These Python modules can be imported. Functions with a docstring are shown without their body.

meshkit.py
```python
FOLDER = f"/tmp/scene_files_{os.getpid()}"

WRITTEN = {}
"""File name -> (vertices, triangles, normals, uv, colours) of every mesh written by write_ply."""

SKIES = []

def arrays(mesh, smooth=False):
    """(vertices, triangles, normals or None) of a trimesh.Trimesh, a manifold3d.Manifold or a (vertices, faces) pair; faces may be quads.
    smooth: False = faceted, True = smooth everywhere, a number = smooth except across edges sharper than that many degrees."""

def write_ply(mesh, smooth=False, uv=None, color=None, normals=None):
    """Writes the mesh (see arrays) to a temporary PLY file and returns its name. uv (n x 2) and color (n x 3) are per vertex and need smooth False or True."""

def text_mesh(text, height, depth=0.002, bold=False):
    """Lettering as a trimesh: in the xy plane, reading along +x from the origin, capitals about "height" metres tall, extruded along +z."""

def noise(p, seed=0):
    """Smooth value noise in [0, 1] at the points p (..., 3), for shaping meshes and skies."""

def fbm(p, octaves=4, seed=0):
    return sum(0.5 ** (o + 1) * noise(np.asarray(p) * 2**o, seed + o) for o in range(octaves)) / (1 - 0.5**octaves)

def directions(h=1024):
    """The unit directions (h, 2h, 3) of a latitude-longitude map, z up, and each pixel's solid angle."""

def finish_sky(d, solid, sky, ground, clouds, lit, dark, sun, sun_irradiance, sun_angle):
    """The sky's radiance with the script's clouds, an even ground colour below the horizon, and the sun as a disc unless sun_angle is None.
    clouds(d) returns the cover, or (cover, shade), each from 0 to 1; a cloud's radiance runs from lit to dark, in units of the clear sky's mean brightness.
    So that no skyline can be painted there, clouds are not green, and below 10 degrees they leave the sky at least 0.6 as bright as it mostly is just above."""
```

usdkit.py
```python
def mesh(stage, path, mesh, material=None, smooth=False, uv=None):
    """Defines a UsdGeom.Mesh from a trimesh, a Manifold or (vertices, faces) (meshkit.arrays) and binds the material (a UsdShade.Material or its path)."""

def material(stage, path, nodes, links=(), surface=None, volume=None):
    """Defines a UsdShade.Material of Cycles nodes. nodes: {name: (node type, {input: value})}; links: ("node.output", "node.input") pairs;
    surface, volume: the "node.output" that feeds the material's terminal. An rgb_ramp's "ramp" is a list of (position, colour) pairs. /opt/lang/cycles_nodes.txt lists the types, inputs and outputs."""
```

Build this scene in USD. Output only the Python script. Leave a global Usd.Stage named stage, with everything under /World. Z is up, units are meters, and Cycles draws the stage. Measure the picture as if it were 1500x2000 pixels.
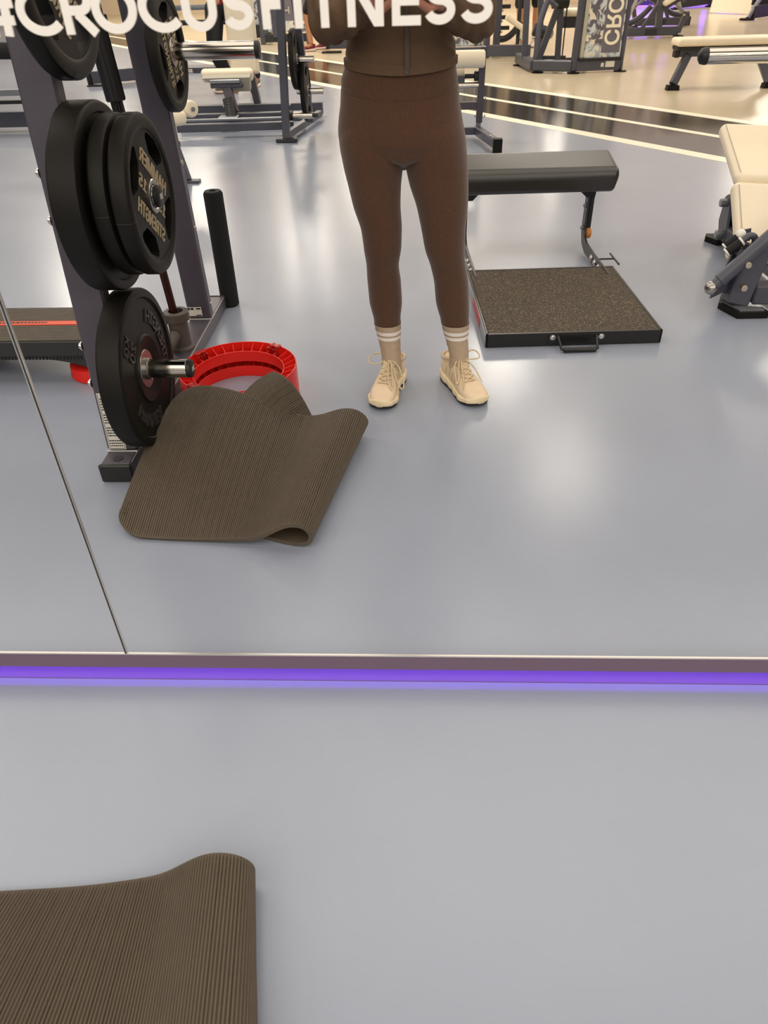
import math, numpy as np, trimesh, usdkit, meshkit, manifold3d
from manifold3d import Manifold
from shapely.geometry import Polygon, LineString, Point, box as sbox
from shapely.ops import unary_union
from shapely import affinity
from pxr import Usd, UsdGeom, UsdLux, UsdShade, Gf, Sdf, Vt

stage = Usd.Stage.CreateInMemory()
UsdGeom.SetStageUpAxis(stage, 'Z'); UsdGeom.SetStageMetersPerUnit(stage, 1.0)
UsdGeom.Xform.Define(stage, '/World')

# ---------------------------------------------------------------- camera (a phone at chest height, tilted down at the mirror wall)
EYE = np.array([0.0, 0.0, 1.15]); TILT, ROLL, YAW, FPX = math.radians(37.417), math.radians(-1.7956), math.radians(2.9419), 1413.2
fw = np.array([-math.sin(YAW)*math.cos(TILT), math.cos(YAW)*math.cos(TILT), -math.sin(TILT)])
r0 = np.array([math.cos(YAW), math.sin(YAW), 0.0]); u0 = np.cross(r0, fw)
rt = math.cos(ROLL)*r0 + math.sin(ROLL)*u0; up = np.cross(rt, fw)
cam = UsdGeom.Camera.Define(stage, '/World/camera')
cam.AddTransformOp().Set(Gf.Matrix4d(*rt, 0, *up, 0, *(-fw), 0, *EYE, 1))
cam.CreateHorizontalApertureAttr(24.0); cam.CreateVerticalApertureAttr(32.0); cam.CreateFocalLengthAttr(24.0*FPX/1500)
cam.CreateClippingRangeAttr(Gf.Vec2f(0.02, 200)); cam.CreateFStopAttr(6.5); cam.CreateFocusDistanceAttr(2.3)
cam.CreateExposureAttr(0.16)
MIRROR = 0.947                          # the mirror plane; what the photo shows in the mirror stands beyond it
CEIL = 3.3
WARM = (1.0, 0.915, 0.79)
LAMPS = [(-5.3, 4.4), (1.6, 6.6), (-1.9, 7.2), (5.0, 4.8), (1.2, 9.4), (-5.3, 11.4), (-2.0, 13.9), (9.0, 16.2), (5.4, 10.2), (-4.7, 16.9), (1.2, 17.5), (-1.3, 19.5), (3.6, 20.5), (8.2, 19.5), (-7.5, 20.5), (0.5, 24.0), (-5.0, 23.5), (10.5, 24.5)]
def rect_light(path, x, y, w, h, power, color, z=CEIL-0.02):
    l = UsdLux.RectLight.Define(stage, path); l.CreateWidthAttr(w); l.CreateHeightAttr(h)
    l.CreateIntensityAttr(power); l.CreateColorAttr(Gf.Vec3f(*color)); l.AddTranslateOp().Set(Gf.Vec3d(x, y, z))
    return l
LAMP_POWER = 15.0
def lamp_power(x, y): return LAMP_POWER*(0.42 if (x, y) == (1.6, 6.6) else 0.6 if y > 22 else 1.55 if y > 11 else 1.15)
for i, (x, y) in enumerate(LAMPS):
    rect_light('/World/Lights/lamp_%03d' % i, x, y, 0.7, 1.5, lamp_power(x, y), WARM)
for i, (x, y) in enumerate(LAMPS):      # the room on the camera's side of the mirror has the same lamps
    rect_light('/World/Lights/lamp_near_%03d' % i, x, 2*MIRROR-y, 0.7, 1.5, lamp_power(x, y), WARM)
for i, (y, h, p) in enumerate([(-1.9, 4.4, 1.75), (3.0, 3.0, 1.3), (11.5, 5.0, 0.5), (20.0, 9.0, 0.55)]):
    rect_light('/World/Lights/added_fill_%d' % i, 0.0, y, 9.0 if y < 9 else 22.0, h, p, WARM, z=CEIL-0.01)     # added unseen fill for ceiling bounce; brightens the lettering and evens the floor
dome = UsdLux.DomeLight.Define(stage, '/World/Lights/dome'); dome.CreateIntensityAttr(0.25); dome.CreateColorAttr(Gf.Vec3f(1.0, 0.93, 0.85))
# purple strip in the slot under the mirror
led = rect_light('/World/Lights/led_strip', 0.0, 0.961, 9.0, 0.010, 14.0, (0.20, 0.024, 1.0), z=0.043)
for i, (x, y, w) in enumerate([(7.0, 23.2, 3.0), (9.4, 18.6, 2.5)]):
    rect_light('/World/Lights/led_far_%d' % i, x, y, w, 0.3, 60.0, (0.18, 0.05, 1.0), z=0.7)

# ---------------------------------------------------------------- materials
def lin(r, g, b): return tuple(((c/255)/12.92 if c/255 < 0.04045 else ((c/255+0.055)/1.055)**2.4) for c in (r, g, b))
def pm(name, rgb, rough=0.5, metal=0.0, var=0.0, vscale=6.0, bump=0.0, bscale=60.0, spec=None, emit=0.0, rvar=0.0, coat=0.0, sheen=0.0):
    c = lin(*rgb); n = {'p': ('principled_bsdf', {'base_color': c, 'roughness': rough, 'metallic': metal})}; l = []
    P = n['p'][1]
    if spec is not None: P['specular_ior_level'] = spec
    if coat: P['coat_weight'] = coat; P['coat_roughness'] = 0.15
    if sheen: P['sheen_weight'] = sheen; P['sheen_roughness'] = 0.5
    if emit: P['emission_color'] = c; P['emission_strength'] = emit
    if var or bump or rvar: n['t'] = ('texture_coordinate', {})
    if var:
        n['n'] = ('noise_texture', {'scale': vscale, 'detail': 4.0}); l.append(('t.object', 'n.vector'))
        n['r'] = ('rgb_ramp', {'ramp': [(0.3, tuple(x*(1-var) for x in c)), (0.7, tuple(min(1, x*(1+var)) for x in c))]})
        l += [('n.fac', 'r.fac'), ('r.color', 'p.base_color')]
    if rvar:
        n['n2'] = ('noise_texture', {'scale': vscale*0.6, 'detail': 3.0}); n['m'] = ('map_range', {'from_min': 0.3, 'from_max': 0.7, 'to_min': rough-rvar, 'to_max': rough+rvar})
        l += [('t.object', 'n2.vector'), ('n2.fac', 'm.value'), ('m.result', 'p.roughness')]
    if bump:
        n['bn'] = ('noise_texture', {'scale': bscale, 'detail': 3.0}); n['b'] = ('bump', {'strength': bump, 'distance': 0.002})
        l += [('t.object', 'bn.vector'), ('bn.fac', 'b.height'), ('b.normal', 'p.normal')]
    return usdkit.material(stage, '/World/Looks/' + name, n, l, surface='p.BSDF')
M = {}
for a in [
    ('floor_blue', (149, 156, 172), 0.235, 0, 0.05, 1.3, 0.06, 4.0, 0.65), ('floor_beige', (206, 192, 165), 0.22, 0, 0.05, 1.3, 0.05, 4.0),
    ('track_black', (36, 34, 31), 0.14, 0, 0.1, 3.0, 0.04, 6.0, 0.4), ('line_cream', (250, 242, 220), 0.35),
    ('ceiling_grey', (196, 188, 176), 0.9), ('wall_grey', (150, 145, 140), 0.8), ('wall_warm', (226, 206, 178), 0.8),
    ('frame_grey', (76, 77, 88), 0.38, 0.0, 0.04, 8, 0.05, 300), ('frame_purple', (76, 70, 80), 0.40, 0.0, 0.04, 8, 0.05, 300), ('frame_dark', (44, 44, 48), 0.42),
    ('frame_silver', (150, 152, 156), 0.35, 0.6), ('black_plastic', (26, 25, 25), 0.45), ('black_rubber', (20, 18, 15), 0.5, 0, 0.15, 9, 0.12, 250, 0.22),
    ('black_satin', (20, 19, 19), 0.36), ('black_foam', (20, 20, 20), 0.8, 0, 0, 6, 0.2, 400), ('black_vinyl', (34, 28, 21), 0.40, 0, 0, 6, 0.06, 300, 0.95),
    ('chrome', (205, 198, 188), 0.13, 1.0), ('steel', (170, 165, 160), 0.3, 1.0), ('bolt_steel', (215, 210, 205), 0.22, 1.0), ('zinc', (200, 190, 170), 0.35, 1.0),
    ('cream_vinyl', (244, 230, 204), 0.42, 0, 0.02, 5, 0.08, 250), ('cream_shell', (182, 176, 160), 0.5), ('white_vinyl', (236, 230, 220), 0.5),
    ('red_plastic', (226, 34, 24), 0.38, 0, 0.04, 8), ('red_dark', (170, 24, 20), 0.4), ('orange_stripe', (226, 92, 66), 0.5), ('step_rubber', (90, 82, 71), 0.6, 0, 0.08, 30, 0.1, 300),
    ('step_plastic', (46, 46, 46), 0.5), ('mat_foam', (86, 75, 62), 0.6, 0, 0.06, 25, 0.10, 500), ('mat_print', (40, 34, 28), 0.6),
    ('label_white', (222, 218, 208), 0.5), ('label_black', (24, 24, 24), 0.5), ('sign_white', (252, 246, 238), 0.55), ('plate_text', (168, 150, 118), 0.5), ('plate_text_black', (46, 43, 41), 0.45),
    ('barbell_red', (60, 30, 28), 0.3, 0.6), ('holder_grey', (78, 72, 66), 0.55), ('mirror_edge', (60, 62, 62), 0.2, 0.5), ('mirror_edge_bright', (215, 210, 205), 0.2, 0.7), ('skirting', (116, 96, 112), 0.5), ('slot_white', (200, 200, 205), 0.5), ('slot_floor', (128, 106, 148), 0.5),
    ('leggings', (84, 58, 42), 0.85, 0, 0.12, 220, 0.15, 700, 0.2, 0, 0, 0, 0.3), ('jacket', (96, 74, 55), 0.75, 0, 0.05, 60, 0.12, 600, 0.25), ('zip_brown', (74, 56, 44), 0.5), ('skin', (176, 122, 98), 0.5, 0, 0.04, 8), ('skin_tan', (196, 138, 100), 0.5, 0, 0.05, 8),
    ('hair', (60, 42, 32), 0.5), ('sock_beige', (184, 162, 138), 0.85, 0, 0.04, 60, 0.15, 500), ('sock_white', (236, 226, 216), 0.85, 0, 0.03, 60, 0.15, 500),
    ('shoe_upper', (230, 206, 176), 0.75, 0, 0.03, 40, 0.2, 450), ('shoe_sole', (234, 216, 178), 0.55), ('shoe_rubber', (30, 28, 27), 0.6), ('shoe_overlay', (205, 184, 152), 0.7), ('lace', (214, 194, 160), 0.8), ('shoe_accent', (150, 50, 40), 0.5),
    ('maroon', (120, 24, 46), 0.7), ('teal', (120, 160, 150), 0.7), ('black_cloth', (24, 23, 24), 0.8), ('grey_cloth', (110, 108, 110), 0.8), ('red_cloth', (170, 50, 44), 0.8), ('sneaker_brown', (110, 92, 66), 0.75), ('sneaker_white', (236, 230, 222), 0.6), ('gum', (176, 98, 46), 0.6),
    ('yellow', (220, 160, 50), 0.5), ('amber', (190, 120, 50), 0.45), ('sticker_red', (200, 60, 60), 0.5), ('panel_grey', (112, 108, 120), 0.5), ('weld', (190, 188, 186), 0.4, 0.5), ('phone', (30, 30, 34), 0.25), ('logo_red', (210, 50, 45), 0.5),
    ]: M[a[0]] = pm(*a)
M['purple_glow'] = pm('purple_glow', (90, 40, 230), 0.5, emit=1.2)
# speckled rubber tile on the platform
M['speckle'] = usdkit.material(stage, '/World/Looks/speckle', {'t': ('texture_coordinate', {}), 'v': ('voronoi_texture', {'scale': 330.0}), 's': ('separate_color', {}),
    'r': ('rgb_ramp', {'ramp': [(0.0, lin(42, 36, 30)), (0.45, lin(56, 48, 39)), (0.72, lin(68, 57, 45)), (0.86, lin(98, 83, 62)), (1.0, lin(140, 122, 96))]}),
    'b': ('bump', {'strength': 0.5, 'distance': 0.002}), 'p': ('principled_bsdf', {'roughness': 0.8})},
    [('t.object', 'v.vector'), ('v.color', 's.color'), ('s.r', 'r.fac'), ('r.color', 'p.base_color'), ('s.g', 'b.height'), ('b.normal', 'p.normal')], surface='p.BSDF')
# printed camouflage: flat print on the shrouds
def camo(name, scale, off, lo=0.46, hi=0.53):
    return usdkit.material(stage, '/World/Looks/' + name, {'t': ('texture_coordinate', {}), 'mp': ('mapping', {'location': off}),
        'n': ('noise_texture', {'scale': scale, 'detail': 2.0, 'roughness': 0.55, 'distortion': 1.4}), 'n2': ('noise_texture', {'scale': scale*1.15, 'detail': 2.0, 'roughness': 0.5, 'distortion': 1.2, 'w': 3.0, 'dimensions': '4D'}),
        'r': ('rgb_ramp', {'interpolate': False, 'ramp': [(0.0, lin(100, 95, 106)), (lo, lin(168, 174, 182)), (hi, lin(206, 214, 216))]}),
        'r2': ('rgb_ramp', {'interpolate': False, 'ramp': [(0.0, (0, 0, 0)), (0.55, (1, 1, 1))]}),
        'm': ('mix', {'color2': lin(228, 220, 204)}), 'p': ('principled_bsdf', {'roughness': 0.5})},
        [('t.object', 'mp.vector'), ('mp.vector', 'n.vector'), ('mp.vector', 'n2.vector'), ('n.fac', 'r.fac'), ('n2.fac', 'r2.fac'), ('r2.color', 'm.fac'), ('r.color', 'm.color1'), ('m.color', 'p.base_color')], surface='p.BSDF')
M['camo'] = camo('camo', 6.0, (3.1, 0.4, 1.7))

# ---------------------------------------------------------------- prims: things, parts, sub-parts
taken = {}
def fresh(parent, name):
    k = taken.get((parent, name), 0); taken[(parent, name)] = k + 1
    return parent + '/' + (name if k == 0 else '%s_%03d' % (name, k))
def setdata(prim, **kw):
    for k, v in kw.items():
        if v: prim.SetCustomDataByKey(k, v)
def shifted(mesh, base):
    v, f, n = meshkit.arrays(mesh, False)
    return trimesh.Trimesh(v - np.asarray(base, float), f, process=True)
class Thing:
    def __init__(self, name, label, cat, base, group=None, kind=None):
        self.base = np.asarray(base, float); self.path = fresh('/World', name)
        x = UsdGeom.Xform.Define(stage, self.path); x.AddTranslateOp().Set(Gf.Vec3d(*map(float, self.base)))
        setdata(x.GetPrim(), label=label, category=cat, group=group, kind=kind)
    def part(self, name, mesh, mat, label=None, parent=None, smooth=35, kind=None):
        p = fresh(parent or self.path, name)
        setdata(usdkit.mesh(stage, p, shifted(cat(mesh), self.base), M[mat] if isinstance(mat, str) else mat, smooth=smooth).GetPrim(), label=label, kind=kind)
        return p
    def copy(self, base, label):
        c = Thing.__new__(Thing); c.base = np.asarray(base, float); src = stage.GetPrimAtPath(self.path); nm = self.path.split('/')[-1]
        if nm[-4:-3] == '_' and nm[-3:].isdigit(): nm = nm[:-4]
        c.path = fresh('/World', nm); x = UsdGeom.Xform.Define(stage, c.path)
        x.AddTranslateOp().Set(Gf.Vec3d(*map(float, c.base))); p = x.GetPrim()
        d = src.GetCustomData(); setdata(p, label=label, category=d.get('category'), group=d.get('group'))
        p.GetReferences().AddInternalReference(Sdf.Path(self.path)); p.SetInstanceable(True)
        return c
def solo(name, mesh, mat, label, category, group=None, kind=None, base=None, smooth=35):
    m = cat(mesh); b = m.bounds.mean(0) if base is None else np.asarray(base, float); b[2] = m.bounds[0][2] if base is None else b[2]
    g = usdkit.mesh(stage, fresh('/World', name), shifted(m, b), M[mat] if isinstance(mat, str) else mat, smooth=smooth)
    g.AddTranslateOp().Set(Gf.Vec3d(*map(float, b))); setdata(g.GetPrim(), label=label, category=category, group=group, kind=kind)
    return g
def struct(name, mesh, mat, label=None, smooth=35):
    g = usdkit.mesh(stage, fresh('/World', name), cat(mesh), M[mat], smooth=smooth); setdata(g.GetPrim(), kind='structure', label=label); return g

# ---------------------------------------------------------------- shapes
def cat(ms):
    if isinstance(ms, (list, tuple)) and not (len(ms) == 2 and isinstance(ms[0], np.ndarray)):
        out = []
        for m in ms: out.append(cat(m))
        return trimesh.util.concatenate(out)
    if isinstance(ms, trimesh.Trimesh): return ms
    v, f, n = meshkit.arrays(ms, False); return trimesh.Trimesh(v, f, process=False)
def unit(v): v = np.asarray(v, float); return v/np.linalg.norm(v)
def hull(pts): return trimesh.Trimesh(vertices=np.asarray(pts, float)).convex_hull
def frame_of(axis, upv=(0, 0, 1)):
    z = unit(axis); u = np.asarray(upv, float)
    if abs(np.dot(unit(u), z)) > 0.97: u = np.array([1.0, 0, 0]) if abs(z[0]) < 0.9 else np.array([0, 1.0, 0])
    x = unit(np.cross(u, z)); y = np.cross(z, x); return x, y, z
def place(m, X, Y, Z, o):
    m = m.copy(); R = np.stack([X, Y, Z], 1); m.vertices = m.vertices @ R.T + np.asarray(o, float)
    if np.linalg.det(R) < 0: m.invert()
    return m
def bx(lo, hi, c=0.0):
    lo, hi = np.minimum(lo, hi).astype(float), np.maximum(lo, hi).astype(float)
    if c <= 0: return trimesh.creation.box(bounds=[lo, hi])
    c = min(c, 0.49*min(hi-lo)); P = []
    for i in range(8):
        s = [(i >> k) & 1 for k in range(3)]; corner = np.array([hi[k] if s[k] else lo[k] for k in range(3)])
        for k in range(3):
            q = corner.copy()
            for j in range(3):
                if j != k: q[j] += -c if s[j] else c
            P.append(q)
    return hull(P)
def beam(p0, p1, w, h, upv=(0, 0, 1), c=0.004):
    p0, p1 = np.asarray(p0, float), np.asarray(p1, float); x, y, z = frame_of(p1-p0, upv); L = np.linalg.norm(p1-p0)
    return place(bx((-w/2, -h/2, 0), (w/2, h/2, L), c), x, y, z, p0)
def lathe(prof, p0, axis, n=28):
    x, y, z = frame_of(axis); t = np.linspace(0, 2*np.pi, n, endpoint=False); V, F = [], []
    p0 = np.asarray(p0, float)
    for s, r in prof: V += [p0 + z*s + r*(math.cos(a)*x + math.sin(a)*y) for a in t]
    for i in range(len(prof)-1):
        for j in range(n):
            a, b, c, d = i*n+j, i*n+(j+1) % n, (i+1)*n+(j+1) % n, (i+1)*n+j; F += [[a, b, c], [a, c, d]]
    for i, flip in ((0, True), (len(prof)-1, False)):
        if prof[i][1] > 1e-6 and prof[0] != prof[-1]:
            V.append(p0 + z*prof[i][0]); k = len(V)-1
            for j in range(n):
                a, b = i*n+j, i*n+(j+1) % n; F.append([k, b, a] if flip else [k, a, b])
    return trimesh.Trimesh(V, F, process=False)
def cyl(p0, p1, r, n=20, c=0.0, r1=None):
    p0, p1 = np.asarray(p0, float), np.asarray(p1, float); L = np.linalg.norm(p1-p0); r1 = r if r1 is None else r1
    pr = [(0, r), (L, r1)] if c <= 0 else [(0, r-c), (c*0.4, r-c*0.3), (c, r), (L-c, r1), (L-c*0.4, r1-c*0.3), (L, r1-c)]
    return lathe(pr, p0, p1-p0, n)
def ring(p, axis, R, r, h, n=40, c=0.002):
    return lathe([(0, r+c), (0, R-c), (c, R), (h-c, R), (h, R-c), (h, r+c), (h-c, r), (c, r), (0, r+c)], p, axis, n)
def spline(pts, n):
    from scipy.interpolate import CubicSpline
    P = np.asarray(pts, float); t = np.r_[0, np.cumsum(np.linalg.norm(np.diff(P, axis=0), axis=1)**0.6)]
    return CubicSpline(t, P)(np.linspace(0, t[-1], n))
def tube(pts, r, n=10, closed=False):
    P = np.asarray(pts, float); R = np.broadcast_to(np.asarray(r, float), (len(P),)); T = np.gradient(P, axis=0)
    if closed: T = np.roll(P, -1, 0) - np.roll(P, 1, 0)
    x, y, z = frame_of(T[0]); V, F = [], []; a = np.linspace(0, 2*np.pi, n, endpoint=False)
    for i in range(len(P)):
        z = unit(T[i]); x = unit(x - z*np.dot(x, z)); y = np.cross(z, x)
        V += [P[i] + R[i]*(math.cos(t)*x + math.sin(t)*y) for t in a]
    m = len(P)
    for i in range(m if closed else m-1):
        for j in range(n):
            A, B, C_, D = i*n+j, i*n+(j+1) % n, ((i+1) % m)*n+(j+1) % n, ((i+1) % m)*n+j; F += [[A, B, C_], [A, C_, D]]
    if not closed:
        for i, flip in ((0, True), (m-1, False)):
            V.append(P[i]); k = len(V)-1
            for j in range(n):
                A, B = i*n+j, i*n+(j+1) % n; F.append([k, B, A] if flip else [k, A, B])
    return trimesh.Trimesh(V, F, process=False)
SPH = trimesh.creation.icosphere(2)
SPH1 = trimesh.creation.icosphere(1)
def ball(p, r, s=(1, 1, 1)):
    m = SPH.copy(); m.vertices = m.vertices*(r*np.asarray(s)) + np.asarray(p, float); return m
def cushion(center, size, r, axes=None):
    s = np.asarray(size, float)/2; r = min(r, min(s)*0.98); P = []
    for i in range(8):
        o = np.array([(1 if (i >> k) & 1 else -1)*(s[k]-r) for k in range(3)]); P.append(SPH.vertices*r + o)
    m = hull(np.vstack(P)); X, Y, Z = axes if axes else np.eye(3)
    return place(m, X, Y, Z, center)
def extr(poly, d):
    ps = getattr(poly, 'geoms', [poly])
    return cat([trimesh.creation.extrude_polygon(p, d, engine='earcut') for p in ps if p.area > 1e-9])
def text(s, h, depth, X, Y, o, bold=False, center=True, squeeze=1.0):
    m = meshkit.text_mesh(s, h, depth, bold)
    if center: m.vertices[:, 0] -= m.bounds[:, 0].mean(); m.vertices[:, 1] -= h/2
    m.vertices[:, 0] *= squeeze
    X, Y = unit(X), unit(Y); Z = np.cross(X, Y)
    return m, X, Y, Z, o
def put_text(s, h, depth, X, Y, N, o, bold=False, center=True, squeeze=1.0):
    """Lettering whose advance is X, whose capitals rise along Y and whose face looks along N (X, Y, N may be left-handed: as seen in a mirror)."""
    m, X, Y, _, o = text(s, h, depth, X, Y, o, bold, center, squeeze); return place(m, X, Y, unit(N), o)
def loft(rings, close=True):
    """rings: arrays (n, 3), the same count."""
    n = len(rings[0]); V = np.vstack(rings); F = []
    for i in range(len(rings)-1):
        for j in range(n):
            a, b, c, d = i*n+j, i*n+(j+1) % n, (i+1)*n+(j+1) % n, (i+1)*n+j; F += [[a, b, c], [a, c, d]]
    V = list(V)
    if close:
        for i, flip in ((0, True), (len(rings)-1, False)):
            V.append(np.mean(rings[i], 0)); k = len(V)-1
            for j in range(n):
                a, b = i*n+j, i*n+(j+1) % n; F.append([k, b, a] if flip else [k, a, b])
    m = trimesh.Trimesh(V, F, process=False)
    if m.volume < 0: m.invert()
    return m
def sup(cx, cy, z, a, b, e=2.0, n=40):
    t = np.linspace(0, 2*np.pi, n, endpoint=False); c, s = np.cos(t), np.sin(t)
    return np.stack([cx + a*np.sign(c)*np.abs(c)**(2/e), cy + b*np.sign(s)*np.abs(s)**(2/e), np.full(n, z)], 1)
def to_mani(m):
    m = m.copy(); m.merge_vertices(); return Manifold(manifold3d.Mesh(np.asarray(m.vertices, np.float32), np.asarray(m.faces, np.uint32)))
def chain(*pr):
    """Tapered limb: the union of the hulls of consecutive spheres (point, radius)."""
    out = None
    for (p, r), (q, s) in zip(pr[:-1], pr[1:]):
        h = Manifold.hull_points(np.vstack([SPH.vertices*r + np.asarray(p, float), SPH.vertices*s + np.asarray(q, float)]).astype(np.float32))
        out = h if out is None else out + h
    return out
def soft(mani, length, it=12):
    t = cat(mani.refine_to_length(length)); t.merge_vertices(); t.update_faces(t.nondegenerate_faces()); t.remove_unreferenced_vertices(); trimesh.smoothing.filter_taubin(t, lamb=0.5, nu=0.525, iterations=it); return t
def bolt(p, axis, r=0.011, h=0.008):
    return cat([lathe([(0, r*1.35), (h*0.35, r*1.35), (h*0.35, r)], p, axis, 14), lathe([(h*0.35, r), (h*0.8, r*0.95), (h, r*0.6), (h, 0.0)], p, axis, 14)])
# ---------------------------------------------------------------- structure: floor, track lines, ceiling, walls, the mirror's edges and the lit slot
NL = np.array([0.8006, 0.5992]); DL = np.array([0.5992, -0.8006])
def band(c0, c1, ext=60):
    a, b = NL*c0, NL*c1
    return Polygon([a-DL*ext, a+DL*ext, b+DL*ext, b-DL*ext]).intersection(sbox(-14, -26, 16, 26))
def slab(c0, c1, z0, z1):
    m = extr(band(c0, c1), z1-z0); m.apply_translation([0, 0, z0]); return m
struct('floor', slab(-40, 4.90, -0.1, 0.0), 'floor_blue', 'blue-grey polished gym floor')
struct('floor', slab(4.90, 6.33, -0.1, 0.0), 'track_black', 'black glossy running lanes crossing the gym floor')
struct('floor', slab(6.33, 60, -0.1, 0.0), 'floor_beige', 'beige polished floor beyond the running lanes')
for i, (a, b, lab) in enumerate([(4.90, 5.03, 'cream line between the blue floor and the black lane'), (5.57, 5.65, 'cream line between the two black lanes'), (6.21, 6.33, 'cream line between the black lane and the beige floor')]):
    struct('trim_%d' % (i+1), slab(a, b, 0.0002, 0.0012), 'line_cream', lab)
struct('ceiling', bx((-14, -26, CEIL), (16, 26, CEIL+0.1)), 'ceiling_grey')
struct('wall_back', bx((-14, 26, 0), (16, 26.1, CEIL)), 'wall_warm'); struct('wall_left', bx((-14.1, -26, 0), (-14, 26, CEIL)), 'wall_grey'); struct('wall_right', bx((16, -26, 0), (16.1, 26, CEIL)), 'wall_grey')
struct('wall_front', bx((-14, -26.1, 0), (16, -26, CEIL)), 'wall_warm'); struct('wall_mirror', bx((-14, MIRROR, 2.5), (16, MIRROR+0.05, CEIL)), 'wall_grey', 'wall above the mirror')
LIP = 0.071
struct('trim_4', [bx((-6, MIRROR-0.001, LIP-0.0016), (6, MIRROR+0.005, LIP+0.0004), 0.0003), bx((-6, MIRROR-0.0012, LIP+0.0004), (6, MIRROR-0.0002, LIP+0.0022))], 'mirror_edge_bright', 'polished bottom edge of the mirror')
struct('trim_5', [bx((-0.5685, MIRROR-0.001, LIP), (-0.5655, MIRROR+0.005, 2.5))], 'mirror_edge', 'dark joint between two mirror panels')
struct('trim_6', [bx((-0.5700, MIRROR-0.0008, LIP), (-0.5686, MIRROR+0.004, 2.5)), bx((-0.5654, MIRROR-0.0008, LIP), (-0.5645, MIRROR+0.004, 2.5))], 'mirror_edge_bright', 'polished edges along the mirror joint')
def prism_x(poly_yz, x0, x1):
    return place(extr(Polygon(poly_yz), x1-x0), (0, 1, 0), (0, 0, 1), (1, 0, 0), (x0, 0, 0))
struct('baseboard_front', prism_x([(MIRROR+0.0005, 0.0312), (MIRROR+0.0045, 0.0312), (MIRROR+0.0045, 0.0640), (MIRROR+0.0005, 0.0692)], -6, 6), 'skirting', 'skirting under the mirror above a purple lit slot')
struct('trim_7', [prism_x([(0.9520, 0.0560), (0.9520, 0.0635), (0.9740, 0.0385), (0.9740, 0.0310)], -6, 6), prism_x([(0.9735, 0.0), (0.9735, 0.036), (0.9765, 0.036), (0.9765, 0.0)], -6, 6)], 'slot_white', 'back of the lit slot under the mirror')
struct('trim_8', bx((-6, 0.9432, 0.0), (6, 0.9446, 0.0009)), 'skirting', 'joint of the floor covering in front of the slot')

struct('trim_9', bx((-6, 0.9446, 0.0), (6, 0.9735, 0.0012)), 'slot_floor', 'mauve threshold strip inside the lit slot')

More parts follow.
